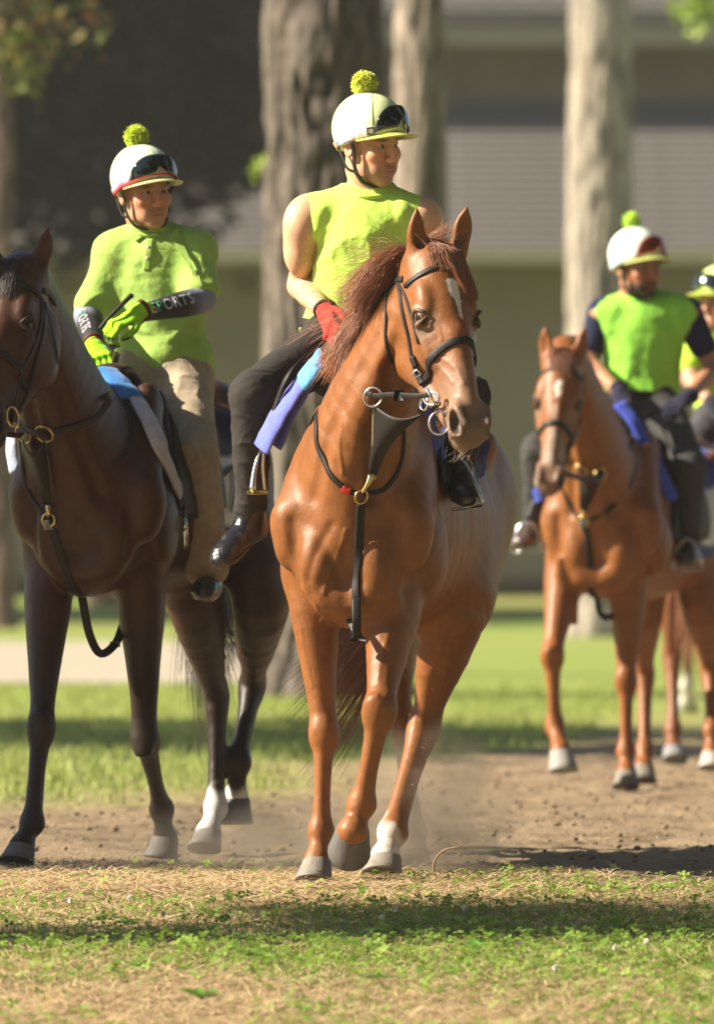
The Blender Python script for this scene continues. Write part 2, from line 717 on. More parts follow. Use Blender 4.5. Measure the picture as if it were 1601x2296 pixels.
def build_horse(S):
    """S: pose and colours, joints in world metres. Returns the root and what the tack needs."""
    O, F = np.asarray(S['O'], float), unit(S['F'])
    Lf = unit(np.cross(UP, F))
    W = lambda u, l, z: O + F * u + Lf * l + UP * z
    b = Body(S['voxel'])
    z0 = S.get('dz', 0.0)
    fat = S.get('fat', 1.0)
    bend = S.get('bend', 0.0)
    trunk = [(-.02, 1.13, .110, .12), (-.11, 1.15, .19, .225), (-.24, 1.17, .225, .305), (-.42, 1.20, .235, .365), (-.62, 1.185, .262, .350), (-.85, 1.18, .285, .345),
             (-1.08, 1.20, .285, .335), (-1.28, 1.25, .27, .315), (-1.46, 1.30, .262, .285), (-1.62, 1.29, .235, .245), (-1.74, 1.26, .16, .17)]
    cx = lambda u: bend * (u * u) * .25
    b.tube([(W(u, cx(u), z + z0), hw * fat, hh) for u, z, hw, hh in trunk], Lf, k=.05, n=3)
    b.ell(W(-.40, 0, 1.50 + z0), (.24, .075, .12), (F, Lf, UP), k=.08)                       # withers
    b.ell(W(-1.36, cx(-1.36), 1.50 + z0), (.26, .14, .09), (F, Lf, UP), k=.08)               # croup
    for s in (-1, 1):
        b.ell(W(-.005, s * .098, 1.065 + z0), (.098, .088, .135), (F, Lf + .12 * s * UP, UP - .3 * s * Lf), k=.010)   # breast muscles
        b.seg(W(-.40, s * .15, 1.50 + z0), W(-.05, s * .195, 1.20 + z0), .06, .13, .075, .10, Lf, k=.05)          # shoulder blade
        b.ell(W(-.05, s * .195, 1.16 + z0), (.085, .075, .125), (F, Lf, UP), k=.04)                             # point of shoulder
        b.ell(W(-.26, s * .215, 1.09 + z0), (.14, .065, .15), (F, Lf, UP), k=.018)                              # triceps
        b.ell(W(.0, s * .080, .975 + z0), (.075, .062, .075), (F, Lf, UP), k=.012)                              # lower breast
        b.cone(W(-.38, s * .225, 1.47 + z0), W(-.10, s * .275, 1.22 + z0), .016, .018, k=.05, sub=True)           # groove over the blade
        b.ell(W(-1.44, cx(-1.44) + s * .150, 1.26 + z0), (.24, .128, .25), (F, Lf, UP), k=.06)                   # haunch
        b.ell(W(-1.20, cx(-1.2) + s * .215, 1.46 + z0), (.07, .06, .06), (F, Lf, UP), k=.06)                     # hip bone
    b.ell(W(-.05, 0, 1.15 + z0), (.075, .09, .15), (F, Lf, UP), k=.03)
    b.ell(W(-.10, 0, .945 + z0), (.17, .115, .10), (F, Lf, UP), k=.05)                        # between the forelegs
    # neck
    nk = S['neck']
    b.tube([(p, u, v) for p, u, v in nk], Lf if 'neck_side' not in S else S['neck_side'], k=.09, n=4)
    # grooves: middle of the breast, between breast and shoulder, along the windpipe
    b.cone(W(.098, 0, 1.10 + z0), W(.09, 0, .94 + z0), .012, .016, k=.03, sub=True)
    for s in (-1, 1):
        b.cone(W(.055, s * .185, 1.20 + z0), W(.045, s * .17, 1.00 + z0), .012, .014, k=.03, sub=True)
        q = [np.asarray(p, float) for p, _, _ in nk]
        for i in range(1, len(q) - 2):
            g = []
            for j in (i, i + 1):
                tv = unit(q[min(j + 1, len(q) - 1)] - q[j - 1])
                fr = unit(F - tv * (F @ tv))
                g.append(q[j] + fr * nk[j][2] * .90 + Lf * s * nk[j][1] * .52)
            b.cone(g[0], g[1], .020, .020, k=.035, sub=True)
    for cc in S.get('crest', []):
        b.cone(cc[0], cc[1], cc[2], cc[3], k=.05)
    # legs
    hooves = []
    for leg in S['legs']:
        fore = leg['fore']
        jj = [np.asarray(q, float) for q in leg['j']]       # fore: elbow, knee, fetlock, coronet; hind: hock, fetlock, coronet
        E, K, T = jj[:3]
        tt, ft = jj[-2:]
        sd = leg.get('side', Lf)
        toe = leg.get('toe', F)
        g = leg.get('g', 1.0)
        ax = lambda a, c, t: a + (c - a) * t
        if fore:
            st = [(ax(E, K, -.18), .088, .12), (ax(E, K, .08), .083, .108), (ax(E, K, .34), .069, .087), (ax(E, K, .64), .053, .062), (ax(E, K, .86), .045, .048),
                  (ax(E, K, 1.0), .053, .052), (ax(K, T, .10), .050, .049), (ax(K, T, .22), .036, .041), (ax(K, T, .5), .0285, .037), (ax(K, T, .8), .030, .039), (T, .042, .046)]
            b.tube([(p, u * g, v * g) for p, u, v in st], sd, k=.05, n=2)
            b.ell(ax(E, K, .14) + unit(toe) * .050 + sd * .012, (.042 * g, .042, .125), (sd, toe, K - E), k=.012)
            b.ell(ax(E, K, .10) - unit(toe) * .062, (.045 * g, .045, .12), (sd, toe, K - E), k=.016)
            b.cone(ax(K, T, .15) - unit(toe) * .036, ax(K, T, .95) - unit(toe) * .040, .013, .014, k=.008)       # flexor tendon
            b.ell(K + unit(toe) * .022, (.044 * g, .033, .058), (sd, toe, K - T), k=.012)
            b.ell(ax(K, T, .02) - unit(toe) * .045, (.02, .022, .035), (sd, toe, K - T), k=.02)
        else:
            Sf = np.asarray(leg['stifle'], float)
            hip = np.asarray(leg['hip'], float)
            st = [(hip, .13, .21), (ax(hip, Sf, .6), .118, .185), (Sf, .102, .15), (ax(Sf, E, .30), .088, .125), (ax(Sf, E, .62), .062, .088), (ax(Sf, E, .86), .043, .062),
                  (E, .048, .066), (ax(E, K, .13), .044, .058), (ax(E, K, .28), .035, .046), (ax(E, K, .55), .030, .041), (ax(E, K, .82), .031, .041), (K, .043, .047)]
            b.tube([(p, u * g, v * g) for p, u, v in st], sd, k=.06, n=2)
            bk = -unit(toe)
            b.cone(ax(E, K, .15) + bk * .040, ax(E, K, .95) + bk * .040, .013, .014, k=.008)
            b.cone(ax(Sf, E, .62) + bk * .07, E + bk * .062 + (Sf - E) * .10, .014, .022, k=.03)     # tendon to the point of the hock
            b.ell(E + bk * .055 + unit(Sf - E) * .03, (.022, .028, .045), (sd, toe, Sf - E), k=.02)
        # pastern down to the coronet
        b.tube([(tt, .042 * g, .046 * g), (ax(tt, ft, .45), .033 * g, .036 * g), (ax(tt, ft, .8), .040 * g, .042 * g), (ft, .047 * g, .050 * g)], sd, k=.02, n=3)
        b.ell(tt - unit(toe) * .03 * g + UP * -.005, (.026, .024, .032), (sd, toe, UP), k=.02)
        hooves.append((ft, unit(leg.get('hax', ft - tt)), leg.get('htoe', toe), leg.get('hr', .054 * g), leg.get('hh', .075), leg.get('hcol', (.21, .19, .17))))
    # head: d runs down the face from the poll, n out of the forehead, s to the horse's left
    hp = np.asarray(S['poll'], float)
    D = unit(S['face'])
    N = unit(np.asarray(S['front'], float) - D * (np.asarray(S['front'], float) @ D))
    Sd = np.cross(D, N)
    if Sd @ Lf < 0:
        Sd = -Sd
    hs = S.get('hs', 1.0)
    H = lambda d, n, s: hp + (D * d + N * n + Sd * s) * hs
    A = (D, N, Sd)
    R = lambda *r: np.array(r) * hs
    b.tube([(H(.03, -.055, 0), .078 * hs, .085 * hs), (H(.12, -.045, 0), .092 * hs, .092 * hs), (H(.21, -.055, 0), .091 * hs, .100 * hs), (H(.31, -.062, 0), .071 * hs, .096 * hs),
            (H(.41, -.056, 0), .053 * hs, .078 * hs), (H(.50, -.050, 0), .047 * hs, .066 * hs), (H(.575, -.050, 0), .049 * hs, .057 * hs)], Sd, k=.05, n=3)
    b.seg(H(.06, .005, 0), H(.30, .015, 0), .055 * hs, .035 * hs, .034 * hs, .030 * hs, Sd, k=.03)
    b.seg(H(.30, .015, 0), H(.53, -.008, 0), .033 * hs, .028 * hs, .027 * hs, .024 * hs, Sd, k=.022)
    for s in (-1, 1):
        b.ell(H(.215, -.150, s * .056), R(.135, .110, .030), A, k=.03)                  # cheek
        b.ell(H(.275, -.185, s * .050), R(.075, .075, .028), A, k=.03)                  # jowl
        b.cone(H(.29, -.195, s * .045), H(.52, -.105, s * .022), .034 * hs, .024 * hs, k=.035)
        b.ell(H(.178, -.004, s * .073), R(.055, .030, .024), A, k=.026)                 # brow
        b.cone(H(.262, -.055, s * .078), H(.37, -.055, s * .060), .015 * hs, .011 * hs, k=.03)   # cheek crest
        b.ell(H(.225, -.028, s * .100), R(.030, .020, .014), A, k=.012, sub=True)         # eye hollow
        b.seg(H(.200, -.022, s * .098), H(.224, .000, s * .089), .010 * hs, .010 * hs, .008 * hs, .008 * hs, Sd, k=.014)  # lid
        b.seg(H(.250, -.036, s * .096), H(.238, -.010, s * .092), .008 * hs, .008 * hs, .007 * hs, .007 * hs, Sd, k=.012)
        b.ell(H(.560, -.022, s * .040), R(.055, .036, .026), A, k=.02)                  # nostril wing
        b.ell(H(.590, -.030, s * .052), R(.030, .031, .018), A, k=.014)
        e0, e1 = S['ears'][0 if s < 0 else 1]
        e0, e1 = np.asarray(e0, float), np.asarray(e1, float)
        ea = unit(e1 - e0)
        ln = np.linalg.norm(e1 - e0)
        en = unit(S['ear_open'][0 if s < 0 else 1])
        en = unit(en - ea * (en @ ea))
        es = np.cross(ea, en)
        b.tube([(e0 - ea * .025, .030, .028), (e0 + ea * .2 * ln, .032, .026), (e0 + ea * .42 * ln, .034, .022), (e0 + ea * .66 * ln, .026, .016), (e0 + ea * .86 * ln, .012, .010), (e1, .002, .003)], es, k=.025, n=3)
        b.ell(e0 + ea * .46 * ln + en * .026, (.40 * ln, .022, .021), (ea, en, es), k=.008, sub=True)
    b.ell(H(.605, -.046, 0), R(.042, .046, .049), A, k=.025)                            # upper lip
    b.ell(H(.585, -.100, 0), R(.050, .026, .036), A, k=.018)                            # lower lip and chin
    b.ell(H(.49, -.095, 0), R(.10, .03, .025), A, k=.03)
    for s in (-1, 1):
        b.ell(H(.580, -.014, s * .060), R(.036, .023, .026), (D + .35 * N, N, Sd - .3 * s * N), k=.010, sub=True)
        b.cone(H(.545, .004, s * .050), H(.60, .010, s * .036), .009 * hs, .010 * hs, k=.012)
        b.ell(H(.600, -.084, s * .05), R(.050, .0045, .03), A, k=.008, sub=True)
    for pr in S.get('extra', []):
        getattr(b, pr[0])(*pr[1:-1], **pr[-1])
    v, f = b.mesh()
    hm = np.linalg.norm((v - hp) - D * .3, axis=1) < .42
    v = vsmooth(v, f, 1, .5)
    v = vsmooth(v, f, 2, np.where(hm, 0., .5))
    bm = sstep(-.28, -.42, (v - O) @ F) * sstep(.92, 1.02, v[:, 2])
    v = vsmooth(v, f, 14, .6 * bm)
    nn = vnormals(v, f)
    v = v + nn * ((noise(v, 11, 1) * .0030 + noise(v, 26, 2) * .0005) * (1 if S['voxel'] < .0085 else 0))[:, None]
    if S.get('veins_px'):
        sf0 = Surf(v, f)
        eye0 = V(0, -DIST, CAM_H)
        for pix, amp in hero_veins:
            pts = []
            for x, y in pix:
                dr = unit(P(x, y, 0) - eye0)
                hit = sf0.t.ray_cast(Vector(eye0 + dr * 20), Vector(dr))[0]
                if hit is not None:
                    pts.append(np.array(hit))
            if len(pts) >= 3:
                v = vein(v, nn, pts, amp, .007 if amp > 0 else .018)
    hl = np.stack([(v - hp) @ D, (v - hp) @ N, (v - hp) @ Sd], 1) / hs
    loc = np.stack([(v - O) @ F, (v - O) @ Lf, v[:, 2]], 1)
    col = S['color'](v, nn, hl, loc)
    root = thing(S['name'], S['label'], 'horse', (O[0] + F[0] * -.7, O[1] + F[1] * -.7, 0))
    body = obj("body", v, f, M['coat'], root, col=col)
    for s in (-1, 1):
        c = H(.230, -.018, s * .0810)
        u = np.linspace(0, pi, 13)
        sv, sf = uv_sphere(c, .0235 * hs, 14, 20)
        cc = np.tile(V(.020, .010, .006), (len(sv), 1))
        eye = obj("eye", sv, sf, M['eye'], root, col=cc)
        for lid, lr in (([(.238, .012, .082), (.222, .008, .0985), (.208, -.014, .104), (.214, -.036, .103), (.234, -.048, .096)], .0064),
                        ([(.238, .012, .082), (.250, -.004, .097), (.253, -.022, .101), (.247, -.038, .099), (.234, -.048, .096)], .0048)):
            q = catmull([H(a, b2, s * c2) for a, b2, c2 in lid], 5)
            rr = lr * hs * (.35 + .65 * np.sin(np.linspace(.15, pi - .15, len(q))))
            lv, lf = sweep(q, rr, rr, m=8)
            obj("eyelid", lv, lf, M['coat'], eye, col=np.tile(np.array(S['lid']), (len(lv), 1)))
    for hc, hax, toe, r, hh, hcol in hooves:
        hv, hf, hcl = hoof_mesh(hc + hax * .004, hax, toe, r, hh, hcol)
        obj("hoof", hv, hf, M['hoof'], root, col=hcl)
    return dict(root=root, H=H, W=W, D=D, N=N, Sd=Sd, F=F, L=Lf, v=v, f=f, n=nn, surf=Surf(v, f), hs=hs, hp=hp)


def uv_sphere(c, r, nv=12, nu=16):
    r = np.broadcast_to(r, 3)
    v = [np.asarray(c) + V(0, 0, r[2])]
    for i in range(1, nv):
        t = pi * i / nv
        for j in range(nu):
            a = 2 * pi * j / nu
            v.append(np.asarray(c) + V(r[0] * sin(t) * cos(a), r[1] * sin(t) * sin(a), r[2] * cos(t)))
    v.append(np.asarray(c) - V(0, 0, r[2]))
    f = []
    for j in range(nu):
        f.append((0, 1 + j, 1 + (j + 1) % nu))
        for i in range(nv - 2):
            a, b2 = 1 + i * nu, 1 + (i + 1) * nu
            f.append((a + j, b2 + j, b2 + (j + 1) % nu, a + (j + 1) % nu))
        k = 1 + (nv - 2) * nu
        f.append((len(v) - 1, k + (j + 1) % nu, k + j))
    return np.array(v), f


def hair_lock(roots, ctrl, n, spread, r0=.0012, r1=.0004, m=9, jitter=.02, clump=14):
    """hairs from points along roots (k,3), each following offsets ctrl(t) -> list of 3D offsets, blended along the root line"""
    roots = np.asarray(roots, float)
    paths = []
    t = RNG.uniform(0, 1, n)
    rc = catmull(roots, 8)
    ti = t * (len(rc) - 1)
    i0 = np.minimum(ti.astype(int), len(rc) - 2)
    base = rc[i0] + (rc[i0 + 1] - rc[i0]) * (ti - i0)[:, None]
    cl = np.floor(t * clump)
    for k in range(n):
        off = np.array(ctrl(t[k]), float)
        cr = np.random.default_rng(int(cl[k]) + 91)
        cj = cr.normal(size=3) * spread
        ln = cr.uniform(.75, 1.12) * RNG.uniform(.75, 1.05)
        q = np.vstack([np.zeros(3), off * ln])
        q = catmull(q, 4)
        q = q[np.linspace(0, len(q) - 1, m).astype(int)]
        w = np.linspace(0, 1, m)[:, None] ** 1.4
        q = q + w * cj + w * RNG.normal(size=3) * spread * .55 + w * (1 - w) * RNG.normal(size=3) * spread * .5
        paths.append(base[k] + RNG.normal(size=3) * jitter * V(1, 1, .6) + q)
    return strands(paths, r0, r1)


def hair_color(v, root_c, tip_c, seed=0, n=27):
    k = len(v) // n
    rr = np.repeat(np.random.default_rng(seed).uniform(.7, 1.3, k), n)
    t = np.tile(np.repeat(np.linspace(0, 1, n // 3), 3), k)[:, None]
    return np.clip((np.array(root_c) * (1 - t) + np.array(tip_c) * t) * rr[:, None], 0, 1)

# ------------------------------------------------------------------ the chestnut in the middle
def mix(a, b, t):
    t = np.clip(t, 0, 1)
    if np.ndim(t) == 1:
        t = t[:, None]
    return a * (1 - t) + np.asarray(b) * t


def chestnut_color(base, star, sock, dark):
    def fn(v, n, hl, loc):
        c = np.tile(np.array(base, float), (len(v), 1))
        t = noise(v, 4, 5)
        c = c * (1 + .10 * t + .06 * noise(v, 15, 6))[:, None]
        ishead = (hl[:, 0] > -.02) & (hl[:, 0] < .70) & (np.abs(hl[:, 2]) < .17) & (hl[:, 1] > -.30) & (hl[:, 1] < .1)
        d, nn, s = hl[:, 0], hl[:, 1], hl[:, 2]
        jag = noise(v, 60, 8) * .006 + noise(v, 140, 9) * .004
        grey = sstep(.30, .50, d + jag) * .75 * ishead
        c = mix(c, dark, grey)
        muz = sstep(.50, .58, d + jag) * ishead
        c = mix(c, np.array(dark) * .66, muz)
        eye = np.exp(-(((d - .245) / .055) ** 2 + ((nn + .03) / .045) ** 2)) * (np.abs(s) > .05) * ishead
        c = mix(c, np.array(dark) * .8, eye * 1.1)
        nost = np.exp(-(((d - .582) / .030) ** 2 + ((nn + .012) / .024) ** 2)) * (np.abs(s) > .03) * (np.abs(s) < .062) * ishead
        c = mix(c, (.02, .013, .012), nost * 1.3)
        c = star(c, d + jag, nn, s + jag, ishead)
        c = sock(c, v, loc)
        return np.clip(c, .004, 1)
    return fn


def hero_star(c, d, nn, s, ok):
    a = 1 - sstep(.75, 1.05, ((d - .168) / .036) ** 2 + ((s - .002) / .021) ** 2)
    b2 = 1 - sstep(.7, 1.05, ((d - .215) / .055) ** 2 + ((s - .010) / .010) ** 2)
    return mix(c, (.66, .63, .60), .93 * np.maximum(a, b2) * ok * (nn > -.01))


def hero_sock(c, v, loc):
    j = noise(v, 30, 4) * .03
    hind = v[:, 1] > .27
    w1 = (1 - sstep(.17, .22, v[:, 2] + j + .10 * sstep(.10, .2, v[:, 0]))) * (v[:, 1] < .85) * hind
    w2 = (1 - sstep(.27, .31, v[:, 2] + j)) * (v[:, 1] >= .85)
    c = mix(c, (.66, .62, .56), np.maximum(w1, w2))
    fore = (v[:, 1] < .27) & (v[:, 2] < .16)
    c = mix(c, (.30, .13, .055), .5 * fore * (1 - sstep(.06, .16, v[:, 2])))
    pale = (1 - sstep(.25, .95, v[:, 2])) * .25
    return mix(c, (.29, .118, .040), pale * (v[:, 2] > .1))


h_pl = P(974, 553, -.50)
hero_spec = dict(
    name="chestnut_horse", label="bright chestnut horse with white star walking with one fore hoof lifted", voxel=.006,
    O=(-.025, -.17, 0), F=(-.20, -.98, 0), bend=.0,
    neck=[(V(.02, .07, 1.20), .215, .27), (V(.012, -.05, 1.40), .195, .275), (V(.05, -.16, 1.59), .155, .235), (V(.12, -.28, 1.77), .122, .192), (V(.19, -.385, 1.92), .10, .158), (V(.25, -.455, 2.02), .085, .11)],
    poll=h_pl, face=P(1073, 985, -.80) - h_pl, front=(.45, -.89, 0), hs=1.11, lid=(.13, .075, .05),
    ears=[(P(934, 566, -.50), P(934, 463, -.53)), (P(1030, 552, -.46), P(1047, 458, -.48))],
    ear_open=[(.55, -.8, -.1), (.25, -.95, -.1)],
    legs=[
        dict(fore=True, j=[P(704, 1345, .06), P(727, 1640, .0), P(720, 1862, -.01), P(711, 1932, -.05)], toe=V(-.25, -1, 0), hax=V(-.05, -.35, -1), hcol=(.20, .18, .155)),
        dict(fore=True, j=[P(880, 1365, -.06), P(852, 1588, -.27), P(812, 1804, -.20), P(791, 1864, -.22)], toe=V(-.12, -1, -.42), hax=V(-.10, .82, -.56), htoe=V(-.12, -.56, -.82), hr=.062, g=1.12, hh=.08, hcol=(.10, .096, .09)),
        dict(fore=False, hip=V(.37, 1.20, 1.25), stifle=P(1030, 1325, .72), j=[P(953, 1622, .76), P(880, 1868, .48), P(864, 1925, .42)], toe=V(-.25, -1, 0), side=V(.9, -.43, 0), hax=V(-.06, -.5, -1), hcol=(.22, .20, .17), g=1.14),
        dict(fore=False, hip=V(.08, 1.25, 1.25), stifle=P(868, 1350, 1.12), j=[P(900, 1610, 1.42), P(929, 1868, 1.22), P(932, 1915, 1.14)], toe=V(-.05, -1, 0), hax=V(0, -.5, -1), hcol=(.22, .20, .17)),
    ],
    veins_px=True,
    color=chestnut_color((.200, .073, .0205), hero_star, hero_sock, (.25, .155, .105)),
)
hero_veins = [([(742, 1180), (722, 1215), (700, 1262), (690, 1300)], -.006), ([(775, 1190), (760, 1240), (738, 1290), (725, 1330)], .004), ([(690, 1330), (712, 1365), (722, 1392)], .005),
              ([(900, 1130), (880, 1190), (862, 1250)], -.005), ([(655, 1340), (672, 1400), (684, 1470), (700, 1540)], .003), ([(880, 1400), (862, 1450), (850, 1510), (846, 1560)], .003),
              ([(975, 815), (1000, 838), (1015, 858)], .003), ([(985, 800), (1010, 815), (1030, 835), (1040, 860)], .0028), ([(960, 720), (985, 740), (990, 775)], .003),
              ([(640, 1050), (660, 1110), (655, 1180)], -.005), ([(820, 950), (815, 1010), (800, 1070)], -.006), ([(770, 930), (762, 1000), (768, 1060)], .005),
              ([(1005, 1400), (990, 1450), (970, 1500)], .003), ([(1010, 1450), (1000, 1500), (985, 1560)], .003)]
HERO = build_horse(hero_spec)

# ------------------------------------------------------------------ hair and tack of the chestnut
CAM = V(0, -DIST, CAM_H)


def on(hs, x, y, off=.003, dg=None):
    """the point of a horse's skin seen at (x, y) of the 1601 px print, with its normal"""
    d = unit(P(x, y, 0) - CAM)
    if hs['surf'].t.ray_cast(Vector(CAM + d * 20), Vector(d))[0] is None:
        return hs['surf'].near(P(x, y, hs['hp'][1] + .12 if dg is None else dg), off)      # just off the edge: the closest skin
    return hs['surf'].ray(CAM + d * 20, d, off)


def laid(hs, name, pix, w, th, mat, parent, off=.001, n=6, label=None, dg=None):
    """strap lying on the skin along points seen at pix"""
    pts = catmull([on(hs, x, y, off, dg)[0] for x, y in pix], n)
    q = np.array([hs['surf'].near(p, off)[0] for p in pts])
    q = vpath(q, 3)
    return strap(name, q, w, th, lambda p: hs['surf'].near(p)[1], mat, parent, n=1, label=label)


def vpath(q, it):
    q = q.copy()
    for _ in range(it):
        q[1:-1] = q[1:-1] * .5 + (q[:-2] + q[2:]) * .25
    return q


def head_loop(hs, name, d_of, a0, a1, w, th, mat, parent, cn=-.05, n=26, off=.002, rr=.3):
    """strap round the head: angle 0 = forehead, positive to the horse's left; d_of(angle) = distance down the face"""
    H, q = hs['H'], []
    for a in np.linspace(a0, a1, n):
        d = d_of(a)
        c = H(d, cn, 0)
        o = H(d, cn + rr * cos(a), rr * sin(a))
        q.append(hs['surf'].ray(o, c - o, off)[0])
    q = vpath(np.array(q), 2)
    return strap(name, q, w, th, lambda p: hs['surf'].near(p)[1], mat, parent, n=1)


def mane_on(hs, spec, name, nhair, ctrl, c0, c1, root_t=(0.12, 1.0), spread=.03, r0=.0013, jitter=.012, clump=16):
    nk = catmull([np.r_[p, u, v] for p, u, v in spec['neck']], 6)
    t = np.gradient(nk[:, :3], axis=0)
    t /= np.linalg.norm(t, axis=1)[:, None]
    bk = np.cross(np.cross(t, hs['F']), t)
    bk /= -np.linalg.norm(bk, axis=1)[:, None]
    k0 = int(root_t[0] * (len(nk) - 1))
    crest = (nk[:, :3] + bk * nk[:, 4:5] * .97)[k0:]
    crest = np.array([hs['surf'].near(c, -.004)[0] for c in crest])[::-1]
    v, f = hair_lock(crest[::2], ctrl, nhair, spread, r0=r0, jitter=jitter, clump=clump)
    return obj(name, v, f, M['hair'], hs['root'], col=hair_color(v, c0, c1, 3)), crest


def lock(hs, name, roots, ctrl, n, c0, c1, spread=.03, jitter=.01, r0=.0012, clump=8):
    v, f = hair_lock(roots, ctrl, n, spread, r0=r0, jitter=jitter, clump=clump)
    return obj(name, v, f, M['hair'], hs['root'], col=hair_color(v, c0, c1, 5))


def face_hair(hs, n, d0, s0, d1, s1, c0, c1, m=9, lift=.016):
    """forelock: hairs lying over the brow"""
    H, paths = hs['H'], []
    for k in range(n):
        a = RNG.uniform(0, 1)
        g = math.floor(a * 9) / 9 + .05
        da, db = RNG.uniform(*d0), d1[0] + (d1[1] - d1[0]) * np.clip(.3 + .5 * g + RNG.normal() * .22, 0, 1.1)
        sa, sb = s0[0] + (s0[1] - s0[0]) * a, s1[0] + (s1[1] - s1[0]) * np.clip(g * .8 + .1 + RNG.normal() * .09, 0, 1.1)
        q = []
        w = RNG.uniform(.2, 1)
        for t in np.linspace(0, 1, m):
            p, nn = hs['surf'].near(H(da + (db - da) * t, .05, sa + (sb - sa) * t ** .8), 0)
            q.append(p + nn * (.003 + lift * w * sin(pi * min(t * 1.1, 1)) + .012 * w * t))
        paths.append(vpath(np.array(q), 2))
    v, f = strands(paths, .0010, .0004)
    obj("forelock", v, f, M['hair'], hs['root'], col=hair_color(v, c0, c1, 6))


def dress_hero():
    h, H, root = HERO, HERO['H'], HERO['root']
    M0, M1 = (.15, .046, .013), (.32, .115, .042)
    # mane blown to the horse's right
    def ctrl(t):                                   # t: 0 poll .. 1 withers
        g = .82 - .25 * t
        return [(-.050 * g, -.015, .022 - .03 * t), (-.115 * g, -.02, -.005 - .05 * t), (-.165 * g, -.01, -.055 - .04 * t), (-.205 * g, .0, -.105 - .04 * t)]
    rts = [h['surf'].near(P(x, y, d), -.006)[0] for x, y, d in ((925, 562, -.42), (900, 588, -.37), (872, 622, -.31), (846, 662, -.25), (820, 702, -.18), (804, 730, -.13))]
    for dx, k in ((0, 2600), (.02, 1100)):
        v, f = hair_lock(np.array(rts) + V(dx * -.6, dx * 1.5, 0), ctrl, k, .030, r0=.0008, jitter=.012, clump=30)
        obj("mane", v, f, M['hair'], root, col=hair_color(v, M0, M1, 3))
    lock(h, "mane", [P(812, 745, .0), P(780, 790, .05)], lambda t: [(-.035, -.03, -.01), (-.07, -.04, -.04), (-.11, -.04, -.07)], 350, M0, M1, spread=.02, jitter=.012, r0=.0008)
    lock(h, "mane", rts, lambda t: [(-.05, -.02, .03), (-.13, -.02, .03), (-.2, -.01, -.01)], 220, M0, M1, spread=.05, jitter=.014, r0=.0006, clump=60)
    # forelock over the brow
    face_hair(h, 1500, (-.02, .03), (-.045, .055), (.10, .19), (.015, .105), M0, M1)
    face_hair(h, 350, (-.02, .02), (-.05, .0), (.05, .11), (-.06, .02), M0, M1)
    lock(h, "forelock", [H(-.01, -.05, -.05), H(-.01, -.05, .06)],
         lambda t: [(.0, .01, .03), (.02, .0, .05), (.05, -.01, .055)], 260, M0, M1, spread=.018, jitter=.012, r0=.0008, clump=6)
    # tail swung to the right of the horse
    tr = V(.26, 1.66, 1.42)
    lock(h, "tail", [tr, tr + V(-.02, .03, -.05)], lambda t: [(-.02, .16, -.16), (-.08, .2, -.45), (-.2, .16, -.72), (-.34, .10, -.93)], 1500, (.16, .045, .014), (.40, .15, .055), spread=.075, jitter=.02, r0=.0022, clump=14)
    lock(h, "tail", [tr, tr + V(-.02, .03, -.05)], lambda t: [(.0, .16, -.16), (-.02, .2, -.42), (-.03, .16, -.62)], 600, (.12, .035, .012), M1, spread=.05, jitter=.02, r0=.0022, clump=7)
    # whiskers on the chin
    rt = [H(.62, -.10, -.03), H(.635, -.09, 0), H(.62, -.10, .03)]
    lock(h, "whiskers", rt, lambda t: [(-.006, -.012, -.018), (-.010, -.015, -.028)], 24, (.35, .25, .16), (.5, .4, .3), spread=.010, jitter=.012, r0=.0004)

    # --- bridle
    br = thing("bridle", "black leather bridle with silver bit on the chestnut horse with lifted hoof", "bridle", tuple(h['hp']))
    L = M['leather']
    head_loop(h, "browband", lambda a: .085 + .020 * abs(sin(a)), -1.75, 1.75, .019, .006, L, br, cn=-.04)
    head_loop(h, "headpiece", lambda a: .03 + .055 * (1 + cos(a)), 1.75, 2 * pi - 1.75, .022, .005, L, br, cn=-.05)
    head_loop(h, "noseband", lambda a: .335 + .05 * (1 - cos(a)) * .5, -2.75, 2.75, .028, .009, L, br, cn=-.06, n=36, rr=.17)
    head_loop(h, "chin_strap", lambda a: .475, 2.0, 2 * pi - 2.0, .012, .005, L, br, cn=-.07, rr=.13)
    laid(h, "cheek_strap", [(884, 606), (897, 650), (908, 720), (922, 790), (943, 858)], .014, .006, L, br)
    laid(h, "cheek_strap", [(889, 606), (903, 650), (921, 700), (940, 770)], .011, .005, L, br)
    laid(h, "throat_latch", [(881, 606), (873, 650), (866, 700), (865, 745), (870, 785), (880, 812)], .011, .006, L, br)
    for a0, b0 in (((927, 800), (936, 822)), ((940, 842), (950, 862))):
        laid(h, "buckle_keeper", [a0, ((a0[0] + b0[0]) / 2, (a0[1] + b0[1]) / 2), b0], .024, .012, L, br, n=3)
    c = on(h, 938, 838, .010)
    v, f = ring(c[0], c[1], .016, .0028, n=4)
    obj("buckle", v, f, M['steel'], br)
    c, nb = on(h, 1056, 758, .012)
    v, f = ring(c, nb, .011, .0026, n=18)
    obj("noseband_stud", v, f, M['steel'], br)
    bc, bn = h['surf'].near(H(.515, -.095, -.07), .012)
    bc = P(968, 893, bc[1] - .02)
    v, f = ring(bc + V(0, 0, .0), V(-.55, -.8, .2), .030, .0042, n=26, squash=.72)
    obj("bit_ring", v, f, M['steel'], br)
    q = catmull([P(957, 872, bc[1] - .012), P(966, 888, bc[1] - .025), P(974, 902, bc[1] - .02), P(985, 905, bc[1] - .02)], 4)
    v, f = sweep(q, .006, .006)
    obj("bit_cheek", v, f, M['steel'], br)
    v, f = ring(P(985, 948, bc[1]), V(-.2, -.95, .2), .034, .0036, n=26, squash=1.15)
    obj("curb_ring", v, f, M['steel'], br)
    # --- reins: from the bit through the martingale rings to the hand
    rn = thing("reins", "black leather reins running from the bit to the red glove", "reins", tuple(P(850, 880, -.4)))
    yb = bc[1]
